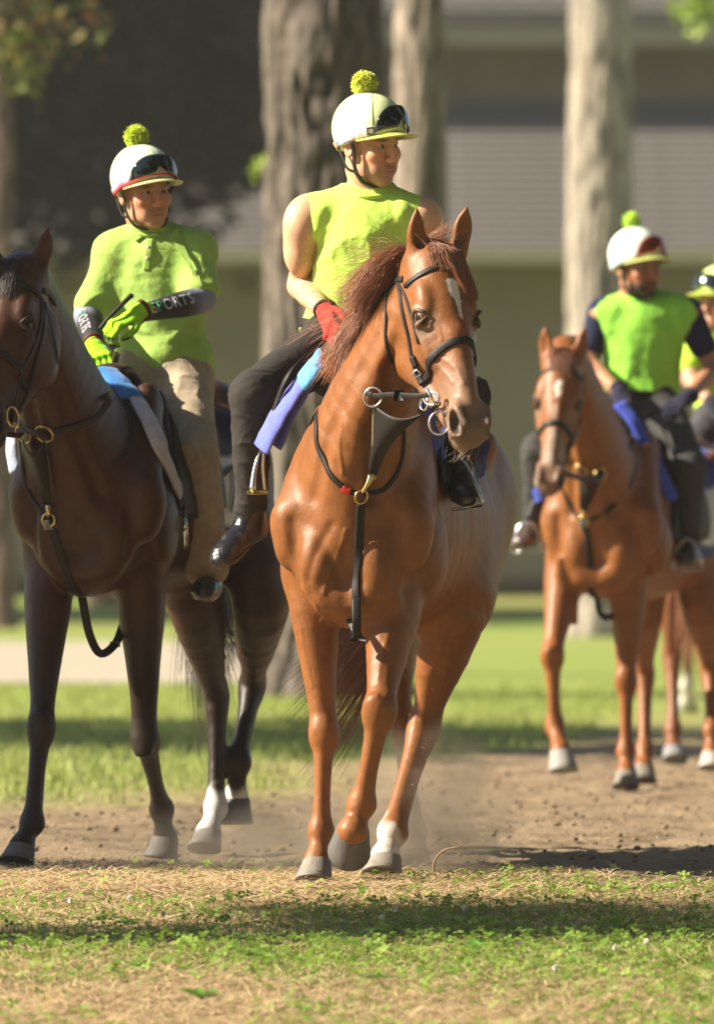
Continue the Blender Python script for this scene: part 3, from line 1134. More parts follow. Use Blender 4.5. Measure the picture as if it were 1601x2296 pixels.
    pr = [P(962, 885, yb), P(930, 887, yb + .05), P(880, 884, yb + .16), P(838, 886, yb + .25), P(800, 866, yb + .35), P(772, 846, yb + .45), P(758, 825, yb + .55), P(757, 795, yb + .66), P(752, 760, yb + .80)]
    strap("rein", pr, .018, .006, V(-.3, -.95, -.12), L, rn, n=6)
    v, f = box(P(895, 886, yb + .118), (.016, .006, .019), (V(1, -.2, 0), V(.3, .9, 0), UP))
    obj("rein_stop", v, f, L, rn)
    strap("rein", [H(.51, -.10, .075), H(.36, -.24, .13), H(.20, -.34, .16), V(.24, .12, 1.74), P(890, 765, .36)], .024, .006, V(.5, -.6, .2), L, rn, n=8)
    # --- breastplate and running martingale
    bp = thing("breastplate", "black leather breastplate and martingale bib on the chestnut chest", "breastplate", (-.02, -.2, 1.0))
    laid(h, "yoke_strap", [(748, 800), (726, 870), (711, 940), (713, 1000), (735, 1050), (768, 1090), (797, 1106)], .020, .007, L, bp, off=.002, dg=.12)
    laid(h, "red_tape", [(769, 1092), (777, 1098), (785, 1102)], .026, .010, M['red'], bp, off=.003)
    laid(h, "yoke_strap", [(815, 1106), (845, 1104), (868, 1090), (886, 1066), (900, 1030), (905, 985), (903, 950)], .016, .006, L, bp, off=.002)
    rc, rn_ = on(h, 806, 1112, .012)
    v, f = ring(rc, rn_, .0235, .0036, n=28)
    obj("breast_ring", v, f, M['brass'], bp)
    laid(h, "breast_strap", [(808, 1128), (806, 1180), (804, 1240), (801, 1300), (800, 1345)], .030, .007, L, bp, off=.003)
    a = on(h, 800, 1340, .006)[0]
    b2 = P(800, 1432, a[1] - .01)
    strap("breast_strap", [a, (a + b2) / 2 + V(0, -.02, 0), b2], .030, .007, V(0, -1, 0), L, bp)
    strap("girth_strap", [b2 + V(.004, .02, .008), P(790, 1400, a[1] + .05), P(776, 1366, a[1] + .10), P(768, 1330, a[1] + .2)], .028, .006, V(-.2, -1, 0), L, bp)
    v, f = box(P(803, 1434, a[1]), (.026, .010, .008))
    obj("buckle_keeper", v, f, L, bp)
    # bib between the two rein rings, hooked to the breast ring
    y1, y2, y3 = yb + .25, yb + .06, rc[1] - .01
    top_l, top_r, low = P(838, 905, y1), P(948, 925, y2), P(828, 1070, y3)
    n1, n2, m_ = 14, 18, []
    bib_v = []
    for j in range(n2 + 1):
        t = j / n2
        lft = top_l * (1 - t) + low * t + V(.004 * sin(pi * t), 0, 0)
        rgt = top_r * (1 - t) + (low + V(.022, 0, .01)) * t + V(-.026 * sin(pi * t), .05 * sin(pi * t), 0)
        for i in range(n1 + 1):
            s = i / n1
            p = lft * (1 - s) + rgt * s
            p = p + V(0, -.02 * sin(pi * s) * (1 - t) + .004 * sin(9 * s + 4 * t), -.032 * sin(pi * s) * (1 - t) ** 2)
            bib_v.append(p)
    bib_v = np.array(bib_v)
    w = n1 + 1
    bf = [(j * w + i, j * w + i + 1, (j + 1) * w + i + 1, (j + 1) * w + i) for j in range(n2) for i in range(n1)]
    o = obj("bib", bib_v, bf, M['leather'], bp)
    md = o.modifiers.new("thick", 'SOLIDIFY')
    md.thickness = .005
    edge = catmull([top_l, (top_l * .6 + low * .4) + V(.004, -.004, 0), (top_l * .3 + low * .7) + V(.006, -.004, 0), low], 5)
    v, f = sweep(edge, .0035, .0035)
    obj("bib_edge", v, f, M['edge'], bp)
    for c, R, nm in ((P(836, 890, y1 - .012), .0315, V(-.35, -.9, .1)), (P(951, 905, y2), .022, V(-.8, -.5, .1))):
        v, f = ring(c, nm, R, .0036, n=30)
        obj("rein_ring", v, f, M['steel'], bp)
    q = catmull([low + V(.01, -.006, .012), low + V(0, -.012, -.014), P(822, 1090, y3 - .012), P(812, 1105, y3 - .008)], 5)
    v, f = sweep(q, np.linspace(.012, .005, len(q)), np.linspace(.007, .004, len(q)))
    obj("snap_hook", v, f, M['brass'], bp)
    v, f = ring(low + V(.008, -.006, .004), V(0, -1, .2), .013, .0028, n=16)
    obj("snap_ring", v, f, M['brass'], bp)
    q = [P(905, 985, -.16), P(903, 1040, -.17), P(901, 1085, -.18)]
    strap("loose_thong", q, .007, .003, V(0, -1, 0), L, bp)


M['red'] = make_mat("red_tape", (.62, .03, .02), rough=.5)
M['edge'] = make_mat("worn_leather_edge", (.30, .24, .17), rough=.7)
dress_hero()

# ------------------------------------------------------------------ riders
def frame_from(yaw, pitch=0, roll=0):
    """face direction for a head turned yaw degrees to image right, pitch up, roll towards image right"""
    y, p, r = radians(yaw), radians(pitch), radians(roll)
    f = V(sin(y) * cos(p), -cos(y) * cos(p), sin(p))
    s = unit(np.cross(UP, f))                 # the rider's own left (image right when facing the lens)
    u = np.cross(f, s)
    s, u = s * cos(r) - u * sin(r), u * cos(r) + s * sin(r)
    return f, u, s


def hand(b, wrist, d, pn, thumb, curl=1.0, sc=1.0):
    """closed hand: d = along the palm, pn = out of the palm, thumb = towards the thumb side"""
    d, pn = unit(d), unit(pn)
    pn = unit(pn - d * (pn @ d))
    t = unit(thumb - d * (np.asarray(thumb) @ d) - pn * (np.asarray(thumb) @ pn))
    Q = lambda a, n, s: wrist + (d * a + pn * n + t * s) * sc
    b.seg(Q(-.03, 0, 0), Q(.03, 0, 0), .030 * sc, .021 * sc, .036 * sc, .021 * sc, t, k=.012)
    b.seg(Q(.03, 0, 0), Q(.085, -.004, 0), .039 * sc, .017 * sc, .041 * sc, .015 * sc, t, k=.012)
    for i, (s0, ln) in enumerate(((.030, .92), (.010, 1.0), (-.011, .94), (-.031, .76))):
        r = (.0102, .0105, .0100, .0088)[i] * sc
        q = [Q(.085, -.004, s0)]
        ang = .25 + .25 * curl
        p = V(.085, -.004)
        for seg, dl in enumerate((.044 * ln, .028 * ln, .022 * ln)):
            p = p + V(cos(ang), sin(ang)) * dl
            q.append(Q(p[0], p[1], s0 * (1 - .06 * seg)))
            ang += 1.15 * curl
        for j in range(3):
            b.cone(q[j], q[j + 1], r * (1.06 - .06 * j), r * (1.0 - .06 * j), k=.003)
        b.ell(Q(.086, -.011, s0), np.array((.011, .008, .010)) * sc, (d, pn, t), k=.006)
    th = [Q(.012, .010, .030), Q(.042, .024, .046), Q(.070, .036, .040), Q(.088, .042, .026)]
    for j in range(3):
        b.cone(th[j], th[j + 1], (.0145, .012, .0112)[j] * sc, (.012, .0112, .0095)[j] * sc, k=.008 if j == 0 else .003)


def folds(v, n, amp, fr, seed, ridge=True):
    a = noise(v + .05 * np.stack([noise(v, 5, seed + 5), noise(v, 5, seed + 6), noise(v, 5, seed + 7)], 1), fr, seed)
    w = noise(v, np.asarray(fr) * .45, seed + 3)
    r = ((1 - np.abs(a)) ** 3 * 2 - .8) if ridge else a
    return v + n * (amp * r * (.5 + .5 * w))[:, None]


def build_rider(S):
    J = {k: np.asarray(q, float) for k, q in S['j'].items()}
    root = thing(S.get('name', 'person'), S['label'], 'person', tuple(J['pelvis']))
    hc = J['head']
    f, u, s = frame_from(*S['look'])
    hs = S.get('hs', 1.1)
    HL = lambda a, b2, c: hc + (f * a + u * b2 + s * c) * hs
    A = (f, u, s)
    R = lambda *r: np.array(r) * hs
    b = Body(S.get('voxel', .005))
    sh = unit(J['sl'] - J['sr'])
    # ---- one continuous skin
    neck = [(J['neck'] + (J['chest'] - J['neck']) * .35, .085, .07), (J['neck'], .064, .060), (HL(-.02, -.075, 0), .058 * 1.05, .058 * 1.05), (HL(-.015, -.01, 0), .055, .055)]
    torso = [(J['pelvis'], .150, .105), (J['waist'], .135, .098), (J['chest'], .155, .108), ((J['sl'] + J['sr']) / 2 * .75 + J['chest'] * .25, .140, .085), ((J['sl'] + J['sr']) / 2 + V(0, 0, .01), .10, .06)]
    b.tube(torso, sh, k=.05, n=3)
    b.tube(neck, s, k=.05, n=3)
    for q in 'lr':
        S0, E, Wr = J['s' + q], J['e' + q], J['w' + q]
        b.cone((J['sl'] + J['sr']) / 2, S0, .06, .062, k=.05)
        b.cone(J['neck'] + V(0, .03, .005), S0 + V(0, 0, .012), .045, .046, k=.04)
        b.tube([(S0, .062, .062), (S0 * .72 + E * .28, .056, .058), (S0 * .35 + E * .65, .047, .050), (E, .042, .043)], V(0, 1, 0), k=.04, n=3)
        b.tube([(E, .042, .043), (E * .72 + Wr * .28, .045, .044), (E * .35 + Wr * .65, .036, .034), (Wr, .029, .026)], V(0, 1, 0), k=.03, n=3)
        Hp, K, An = J['h' + q], J['k' + q], J['a' + q]
        b.tube([(Hp, .082, .09), (Hp * .5 + K * .5, .07, .078), (K, .052, .056)], sh, k=.04, n=3)
        b.tube([(K, .05, .054), (K * .7 + An * .3, .048, .055), (An, .034, .036)], sh, k=.03, n=3)
    b.ell(HL(-.012, .048, 0), R(.098, .092, .076), A, k=.03)
    b.ell(HL(.030, -.020, 0), R(.062, .088, .062), A, k=.03)
    b.ell(HL(.032, -.078, 0), R(.056, .036, .053), A, k=.03)
    b.ell(HL(.076, -.100, 0), R(.022, .019, .026), A, k=.025)
    b.seg(HL(.084, .030, -.034), HL(.084, .030, .034), .010 * hs, .012 * hs, .010 * hs, .012 * hs, u, k=.02)
    b.cone(HL(.088, .022, 0), HL(.112, -.030, 0), .0095 * hs, .0125 * hs, k=.012)
    b.cone(HL(.098, .0, 0), HL(.116, -.026, 0), .0085 * hs, .0105 * hs, k=.008)
    b.cone(HL(.091, -.067, -.017), HL(.091, -.067, .017), .0080 * hs, .0080 * hs, k=.012)
    b.cone(HL(.088, -.079, -.013), HL(.088, -.079, .013), .0088 * hs, .0088 * hs, k=.012)
    for g in (-1, 1):
        b.ell(HL(.106, -.036, g * .014), R(.013, .010, .009), A, k=.006)
        b.ell(HL(.066, -.022, g * .044), R(.026, .024, .022), A, k=.025)
        b.ell(HL(.098, .006, g * .032), R(.017, .010, .019), A, k=.014, sub=True)
        b.cone(HL(.088, .0155, g * .018), HL(.080, .0145, g * .044), .0045 * hs, .0045 * hs, k=.006)
        b.cone(HL(.087, -.004, g * .020), HL(.080, -.003, g * .042), .004 * hs, .004 * hs, k=.006)
        b.ell(HL(.070, -.062, g * .034), R(.020, .022, .014), A, k=.02)
        b.ell(HL(-.008, -.006, g * .079), R(.020, .034, .011), (f - .25 * g * s, u, s), k=.010)
        b.ell(HL(-.002, -.006, g * .088), R(.009, .020, .006), A, k=.006, sub=True)
    b.ell(HL(.108, -.0725, 0), R(.012, .0022, .024), A, k=.005, sub=True)
    for pr in S.get('bare', []):
        getattr(b, pr[0])(*pr[1:-1], **pr[-1])
    v, fc = b.mesh()
    v = vsmooth(v, fc, 1, .4)
    n = vnormals(v, fc)
    hl = np.stack([(v - hc) @ f, (v - hc) @ u, (v - hc) @ s], 1) / hs
    skin = np.array(S['skin'])
    c = np.tile(skin, (len(v), 1)) * (1 + .07 * noise(v, 25, 2))[:, None]
    face = (hl[:, 0] > 0) & (np.abs(hl[:, 2]) < .085) & (hl[:, 1] > -.13) & (hl[:, 1] < .1)
    g2 = lambda a, b2, c2, ra, rb, rc: np.exp(-(((hl[:, 0] - a) / ra) ** 2 + ((hl[:, 1] - b2) / rb) ** 2 + ((np.abs(hl[:, 2]) - c2) / rc) ** 2))
    c = mix(c, skin * V(1.10, .72, .66), .75 * g2(.07, -.03, .045, .05, .026, .03) * face)
    c = mix(c, skin * V(1.08, .75, .7), .7 * g2(.115, -.028, 0, .02, .02, .02) * face)
    st = S.get('beard', .35)
    jaw = sstep(-.045, -.07, hl[:, 1]) * sstep(.0, .03, hl[:, 0]) * face
    jaw = np.maximum(jaw, g2(.1, -.05, 0, .02, .008, .03) * face)
    c = mix(c, skin * V(.42, .40, .42) if st < .7 else V(.03, .022, .018), st * jaw)
    c = mix(c, skin * V(.95, .5, .45), .85 * g2(.1, -.071, 0, .02, .010, .022) * face)
    c = mix(c, V(.05, .03, .02), .9 * g2(.088, .026, .034, .03, .0075, .022) * face)
    c = mix(c, skin * V(.45, .3, .28), .9 * g2(.1, -.0725, 0, .02, .0025, .024) * face)
    c = c * (1 + .10 * noise(v, 70, 12) * face)[:, None]
    c = mix(c, skin * .55, .5 * g2(.08, .006, .032, .03, .009, .018) * face)  # eye sockets darkened: shade painted into the skin colour
    body = obj("body", v, fc, M['skin'], root, col=np.clip(c, .005, 1))
    for g in (-1, 1):
        sv, sf = uv_sphere(HL(.0785, .006, g * .031), .0110 * hs, 10, 14)
        d = (sv - HL(.0785, .006, g * .031)) @ unit(f + S.get('gaze', 0.) * s) / (.0110 * hs)
        ec = np.where((d > .72)[:, None], V(.02, .012, .008), V(.40, .36, .33))
        obj("eye", sv, sf, M['eye'], root, col=ec)
    # ---- shirt
    sc = S['shirt']
    b = Body(S.get('cloth_voxel', .006))
    puff = sc.get('puff', .016)
    b.tube([(J['pelvis'] + (J['waist'] - J['pelvis']) * sc.get('hem', .35), .150 + puff + sc.get('flare', .0), .108 + puff + sc.get('flare', .0)), (J['pelvis'] * .6 + J['waist'] * .4, .148 + puff + sc.get('flare', .0), .110 + puff + sc.get('flare', .0)), (J['waist'], .138 + puff, .102 + puff), (J['chest'], .158 + puff, .112 + puff),
            ((J['sl'] + J['sr']) / 2 * .75 + J['chest'] * .25, .142 + puff, .088 + puff), ((J['sl'] + J['sr']) / 2 + V(0, 0, .004), .10 + puff, .062 + puff)], sh, k=.05, n=3)
    for q in 'lr':
        S0, E, Wr = J['s' + q], J['e' + q], J['w' + q]
        e = sc['sleeve']
        mid = (J['sl'] + J['sr']) / 2
        ov = unit(S0 - mid)
        b.cone(mid, S0 - ov * .012 if e < .1 else S0, .060 + puff * .6, .064 + puff * .2 if e < .1 else .058 + puff * .4, k=.05)
        b.cone(J['neck'] + V(0, .03, -.002), S0 + V(0, 0, .012) - (ov * .02 if e < .1 else 0), .048 + puff * .5, .050 + puff * .4, k=.05)
        if e >= .1:
            X = S0 * (1 - e) + E * e
            b.tube([(S0, .058 + puff * .5, .060 + puff * .5), (S0 * .5 + X * .5, .054 + puff * .5, .055 + puff * .6), (X, .050 + puff * .8, .052 + puff * .9)], V(0, 1, 0), k=.05, n=3)
        else:
            b.seg(S0 - ov * .05 + V(0, 0, .02), S0 - ov * .028 - V(0, 0, .06), .03, .085, .03, .078, ov, k=.04)
    v, fc = b.mesh()
    v = vsmooth(v, fc, 2, .5)
    n = vnormals(v, fc)
    v = folds(v, n, sc.get('fold', .006), sc.get('freq', (9, 9, 4.5)), S.get('seed', 1))
    v = folds(v, vnormals(v, fc), sc.get('fold', .006) * .16, (22, 22, 13), S.get('seed', 1) + 9)
    c = np.tile(np.array(sc['color']), (len(v), 1)) * (1 + .05 * noise(v, 8, 1))[:, None]
    if 'paint' in sc:
        c = sc['paint'](c, v, J)
    shirt = obj("shirt", v, fc, M['cloth'], root, col=np.clip(c, 0, 1))
    # neckband
    ax = unit(V(0, -.42, 1))
    rv, rf = ring(J['neck'] + V(0, -.012, .012), ax, .079, .0085, n=40, squash=.95)
    obj("neckband", rv, rf, M['cloth'], shirt, col=np.tile(np.array(sc['color']) * .92, (len(rv), 1)))
    # ---- trousers
    tc = S['trousers']
    b = Body(S.get('cloth_voxel', .006))
    pf = tc.get('puff', .010)
    b.tube([(J['pelvis'] + V(0, 0, -.06), .150 + pf, .12 + pf), (J['pelvis'], .152 + pf, .112 + pf), (J['pelvis'] * .5 + J['waist'] * .5, .142 + pf, .105 + pf)], sh, k=.05, n=3)
    for q in 'lr':
        Hp, K, An = J['h' + q], J['k' + q], J['a' + q]
        cu = An + (K - An) * tc.get('cuff', .06)
        fl = tc.get('flare', 0)
        b.tube([(Hp, .088 + pf, .098 + pf), (Hp * .5 + K * .5, .076 + pf, .084 + pf), (K, .060 + pf, .064 + pf)], sh, k=.05, n=4)
        b.tube([(K, .059 + pf, .063 + pf), (K * .72 + cu * .28, .055 + pf + fl * .3, .061 + pf + fl * .3), (K * .35 + cu * .65, .046 + pf + fl * .6, .050 + pf + fl * .6), (cu, .040 + pf + fl, .042 + pf + fl)], sh, k=.03, n=4)
    v, fc = b.mesh()
    v = vsmooth(v, fc, 2, .5)
    n = vnormals(v, fc)
    v = folds(v, n, tc.get('fold', .004), tc.get('freq', (9, 9, 20)), S.get('seed', 1) + 20)
    v = folds(v, vnormals(v, fc), .0016, (30, 30, 60), S.get('seed', 1) + 30)
    c = np.tile(np.array(tc['color']), (len(v), 1)) * (1 + .15 * noise(v, 14, 4) + .1 * noise(v, 45, 5))[:, None]
    obj("trousers", v, fc, M['denim'], root, col=np.clip(c, 0, 1))
    if tc.get('belt') is not None:
        ax = unit(J['waist'] - J['pelvis'])
        sd = unit(sh - ax * (sh @ ax))
        q = np.array([J['pelvis'] * .62 + J['waist'] * .38 + sd * (.153 + pf) * cos(t) + np.cross(ax, sd) * (.118 + pf) * sin(t) for t in np.linspace(0, 2 * pi, 41)])
        bv, bf = sweep(q, .017, .005, up=ax, square=True)
        obj("belt", bv, bf, M['leather'], root)
    # ---- boots
    for q in 'lr':
        if ('t' + q) not in J:
            continue
        K, An, To = J['k' + q], J['a' + q], J['t' + q]
        b = Body(.005)
        dn = unit(An - K)
        td = unit(To - An)
        fwd = unit(td - dn * (td @ dn) * .5)
        side = unit(np.cross(dn, fwd))
        heel = An + dn * .055 - fwd * .035
        ball = To - td * .055
        b.tube([(An - dn * .14, .052, .057), (An - dn * .05, .049, .054), (An, .048, .057), (An + dn * .035, .046, .062)], side, k=.03, n=3)
        b.tube([(heel, .037, .040), (An + dn * .035 + fwd * .03, .043, .045), (ball, .049, .037), (To - td * .015, .040, .028), (To, .022, .017)], side, k=.03, n=4)
        bv, bf = b.mesh()
        bv = vsmooth(bv, bf, 2, .5)
        bv = folds(bv, vnormals(bv, bf), .0018, (20, 20, 55), 8)
        cc = np.tile(np.array(S['boot']), (len(bv), 1))
        dust = sstep(.2, .7, noise(bv, 40, 3)) * .25 + sstep(-.03, -.06, (bv - ball) @ -dn) * .3
        cc = mix(cc, V(.16, .13, .09), dust)
        boot = obj("boot", bv, bf, M['boot'], root, col=cc)
        sd = unit(np.cross(side, td))
        if sd @ dn < 0:
            sd = -sd
        b = Body(.005)
        b.tube([(heel + sd * .032, .032, .010), (An + dn * .035 + fwd * .03 + sd * .038, .032, .009), (ball + sd * .031, .045, .010), (To + sd * .016, .026, .008)], side, k=.01, n=4)
        bv, bf = b.mesh()
        obj("sole", bv, bf, M['boot'], boot, col=np.tile(V(.09, .07, .045), (len(bv), 1)))
    # ---- gloves
    for q in 'lr':
        if ('g' + q) not in S:
            continue
        d, pn, th, col, curl = S['g' + q]
        b = Body(.0035)
        hand(b, J['w' + q], d, pn, th, curl, 1.05)
        b.cone(J['w' + q] - unit(d) * .035, J['w' + q], .034, .033, k=.01)
        gv, gf = b.mesh()
        gv = vsmooth(gv, gf, 1, .5)
        cc = np.tile(np.array(col), (len(gv), 1)) * (1 + .08 * noise(gv, 60, 3))[:, None]
        if S.get('glove_palm') is not None:
            pnn = unit(pn)
            cc = mix(cc, S['glove_palm'], sstep(.2, .5, vnormals(gv, gf) @ pnn))
        gl = obj("glove", gv, gf, M['glove'], root, col=cc)
        if S.get('cuff') is not None:
            rv, rf = ring(J['w' + q] - unit(d) * .036, unit(d), .0345, .008, n=22)
            obj("cuff", rv, rf, M['print'], gl, col=np.tile(np.array(S['cuff']), (len(rv), 1)))
    helmet(S, root, HL, (f, u, s), hs)
    return dict(root=root, body=body, shirt=shirt, J=J, HL=HL, f=f, u=u, s=s, hs=hs)


def helmet(S, root, HL, A, hs):
    """skull cap with cloth cover, brim, goggles, harness and pompom; a thing of its own worn by the rider"""
    f, u, s = A
    hp = S['helmet']
    hr = thing("helmet", hp['label'], "helmet", tuple(HL(0, .02, 0)), group=hp.get('group'))
    rx, ru, rs = .123, .113, .104
    cen = (-.006, .054)
    def rim(a):                                    # height of the edge round the head, a = 0 in front
        return .056 - .078 * (.5 - .5 * cos(a)) - .012 * sin(a) ** 2
    def surf(a, t, o=0.0):                         # t 0 top .. 1 rim
        zt = ru
        zr = rim(a) - cen[1]
        ph0 = 0.0
        ph1 = math.acos(max(-.9, min(.9, zr / ru)))
        ph = ph0 + (ph1 - ph0) * t
        return HL(cen[0] + (rx + o) * sin(ph) * cos(a), cen[1] + (ru + o) * cos(ph), (rs + o) * sin(ph) * sin(a))
    nu, nv = 64, 18
    v, fc = [surf(0, 0)], []
    for i in range(1, nv + 1):
        for j in range(nu):
            v.append(surf(2 * pi * j / nu, i / nv))
    for i in range(1, 4):                           # turned-in rim and lining
        for j in range(nu):
            a = 2 * pi * j / nu
            p = surf(a, 1.0, -.006 * i)
            v.append(p + u * (.004 * (1 if i == 2 else 0) + .012 * (i - 1)) * hs * .5)
    for j in range(nu):
        fc.append((0, 1 + j, 1 + (j + 1) % nu))
        for i in range(nv + 2):
            a, b2 = 1 + i * nu, 1 + (i + 1) * nu
            fc.append((a + j, b2 + j, b2 + (j + 1) % nu, a + (j + 1) % nu))
    v = np.array(v)
    ang = np.r_[0, np.tile(2 * pi * np.arange(nu) / nu, nv + 3)]
    tt = np.r_[0, np.repeat(np.arange(1, nv + 1) / nv, nu), np.ones(3 * nu)]
    c = hp['paint'](ang, tt)
    c[1 + nv * nu + nu:] = (.01, .01, .01)
    shell = obj("shell", v, fc, M['shell'], hr, col=c)
    # panel seams
    for a in hp.get('seams', []):
        q = np.array([surf(a, t, .0006) for t in np.linspace(.04, 1, 16)])
        sv, sf = sweep(q, .0012, .0012, m=6)
        obj("seam", sv, sf, M['print'], shell, col=np.tile(np.array(hp['brim']) * .8, (len(sv), 1)))
    # brim
    rows = []
    aa = np.linspace(-1.25, 1.25, 26)
    for k, o in enumerate((-.002, .012, .026, .040, .044)):
        for a in aa:
            w = max(0., cos(a / 1.25 * pi / 2)) ** .55
            p = surf(a, 1.0, 0)
            e = unit(f * cos(a) * 1.2 + s * sin(a))
            rows.append(p + e * o * w * 1.15 * hs - u * (.10 * o * w + .004) * hs + u * .006 * hs * (1 - w))
    rows = np.array(rows)
    m = len(aa)
    bf = [(k * m + i, k * m + i + 1, (k + 1) * m + i + 1, (k + 1) * m + i) for k in range(4) for i in range(m - 1)]
    o = obj("brim", rows, bf, M['shell'], hr, col=np.tile(np.array(hp['brim']), (len(rows), 1)))
    md = o.modifiers.new("thick", 'SOLIDIFY')
    md.thickness = .006
    md.offset = 0
    # goggles pushed up on the shell
    gg = thing("goggles", hp['goggle_label'], "goggles", tuple(HL(.12, .06, 0)), group=hp.get('ggroup'))
    a0, a1 = hp.get('lens_a', (-1.0, 1.0))
    rows, gn = [], 30
    for k in range(9):
        w = k / 8
        for a in np.linspace(a0, a1, gn):
            x = (a - (a0 + a1) / 2) / ((a1 - a0) / 2)
            dip = .30 * math.exp(-(x / .16) ** 2) * (w > .5) * (w - .5) * 2
            hgt = (1 - abs(x) ** 3.2) ** .5 if abs(x) < 1 else 0
            top, bot = .93 - .36 * hgt, .955 - .02 * hgt
            t = top + (bot - top) * w - dip * .45
            rows.append(surf(a, t, .010 + .008 * hgt))
    gf = [(k * gn + i, (k + 1) * gn + i, (k + 1) * gn + i + 1, k * gn + i + 1) for k in range(8) for i in range(gn - 1)]
    o = obj("lens", np.array(rows), gf, M[hp.get('lens', 'lens')], gg)
    md = o.modifiers.new("thick", 'SOLIDIFY')
    md.thickness = .003
    if hp.get('frame') is not None:
        q = np.array([surf(a, .955 - .02 * (1 - abs((a - (a0 + a1) / 2) / ((a1 - a0) / 2)) ** 3) ** .5, .014) for a in np.linspace(a0, a1, 24)])
        sv, sf = sweep(q, .004, .004)
        obj("lens_frame", sv, sf, M['print'], gg, col=np.tile(np.array(hp['frame']), (len(sv), 1)))
    # elastic strap round the back of the shell
    sa = np.linspace(a1 - .03, 2 * pi + a0 + .03, 50)
    wd = hp.get('strap_w', .024)
    rows = []
    for k in (-1, -.33, .33, 1):
        for a in sa:
            p = surf(a, .93 - .03 * cos(a), .0035)
            p2 = surf(a, .90 - .03 * cos(a), .0035)
            rows.append(p + unit(p2 - p) * k * wd / 2)
    m = len(sa)
    rows = np.array(rows)
    cc = hp['strap_paint'](np.tile(sa, 4), np.repeat([-1, -.33, .33, 1], m))
    o = obj("strap", rows, [(k * m + i, (k + 1) * m + i, (k + 1) * m + i + 1, k * m + i + 1) for k in range(3) for i in range(m - 1)], M['print'], gg, col=cc)
    md = o.modifiers.new("thick", 'SOLIDIFY')
    md.thickness = .003
    if hp.get('slider'):
        a = 2 * pi + a0 - .10
        p = surf(a, .93 - .03 * cos(a), .007)
        e1 = unit(surf(a + .05, .93 - .03 * cos(a + .05), .007) - p)
        e2 = unit(surf(a, .88, .007) - p)
        v, fcs = ring(p, np.cross(e1, e2), .016, .003, n=4, up=e1 + e2)
        obj("strap_slider", v, fcs, M['print'], gg, col=np.tile(V(.05, .05, .05), (len(v), 1)))
    if hp.get('text'):
        a_s, a_e = hp['text_a']
        def mp(x, y):                                # x 0..1 along the strap, y -.5..5 across
            a = a_s + (a_e - a_s) * x
            p = surf(a, .93 - .03 * cos(a), .0062)
            return p + unit(surf(a, .90 - .03 * cos(a), .0062) - p) * y
        lettering("strap_print", hp['text'], mp, wd * .72, hp['text_cols'], gg)
    # harness
    for g in (-1, 1):
        q = catmull([surf(g * 1.35, .98, .002), HL(.020, -.020, g * .084), HL(.022, -.060, g * .080), HL(.024, -.090, g * .066)], 5)
        strap("harness", q, .017, .005, s * g, M['leather'], hr, n=1)
        q = catmull([surf(g * 2.1, .98, .0), HL(-.035, -.035, g * .080), HL(-.010, -.070, g * .080), HL(.020, -.080, g * .072)], 5)
        strap("harness", q, .010, .004, s * g, M['leather'], hr, n=1)
    q = catmull([HL(.020, -.078, -.072), HL(.036, -.108, -.055), HL(.048, -.122, -.02), HL(.05, -.124, .02), HL(.036, -.108, .055), HL(.020, -.078, .072)], 6)
    strap("chin_strap", q, .020, .006, lambda p: p - HL(.03, -.06, 0), M['leather'], hr, n=1)
    # pompom: woollen tufts
    pc = surf(pi, .10, 0) + u * .026 * hs
    n = hp.get('wool_n', 2200)
    d = RNG.normal(size=(n, 3))
    d /= np.linalg.norm(d, axis=1)[:, None]
    t = np.linspace(0, 1, 4)[None, :, None]
    rad = .042 * (1 + .06 * RNG.uniform(-1, 1, (n, 1, 1)))
    pv, pf = strands(pc + d[:, None, :] * rad * (.6 + .4 * t) + RNG.normal(size=(n, 1, 3)) * .003 * t, .0026, .0016)
    pcol = np.tile(np.array(hp['wool']), (len(pv), 1)) * np.repeat(RNG.uniform(.85, 1.15, n), 12)[:, None]
    pom = obj("pompom", pv, pf, M['wool'], hr, col=np.clip(pcol, 0, 1))
    cv, cf = uv_sphere(pc, .036, 14, 20)
    obj("wool_core", cv, cf, M['wool'], pom, col=np.tile(np.array(hp['wool']), (len(cv), 1)))
    return hr


def lettering(name, text, mp, size, cols, parent):
    """raised print: each letter is its own mesh, mapped by mp(x 0..1, y) on the surface; size = letter height"""
    x = 0.0
    glyphs = []
    for ch in text:
        cu = bpy.data.curves.new("glyph", 'FONT')
        cu.body = ch
        cu.size = 1.0
        cu.resolution_u = 3
        o = bpy.data.objects.new("glyph", cu)
        COL.objects.link(o)
        dg = bpy.context.evaluated_depsgraph_get()
        me = bpy.data.meshes.new_from_object(o.evaluated_get(dg))
        bpy.data.objects.remove(o)
        bpy.data.curves.remove(cu)
        vs = np.array([tuple(q.co) for q in me.vertices]).reshape(-1, 3)
        fs = [tuple(p.vertices) for p in me.polygons]
        bpy.data.meshes.remove(me)
        wdt = vs[:, 0].max() if len(vs) else .3
        glyphs.append((vs, fs, x, ch))
        x += wdt + .08
    for i, (vs, fs, x0, ch) in enumerate(glyphs):
        if not len(vs):
            continue
        q = np.array([mp((x0 + p[0]) / x, (p[1] / .72 - .5) * size) for p in vs])
        obj(name, q, fs, M['print'], parent, smooth=False, col=np.tile(np.array(cols[i % len(cols)]), (len(q), 1)))

# ------------------------------------------------------------------ the rider on the chestnut
LIME = V(.50, .80, .02)


def two_tone(a, b2, frac=.5):
    def fn(ang, t):
        c = np.tile(np.array(a, float), (len(ang), 1))
        k = (np.floor(ang / (2 * pi / 4) + .5).astype(int) % 2) == 0
        c[k] = b2
        return c
    return fn


def flag_strap(base, band, cols):
    def fn(a, k):
        c = np.tile(np.array(base, float), (len(a), 1))
        for lo, hi, cc in cols:
            c[(a > lo) & (a < hi)] = cc
        return c
    return fn


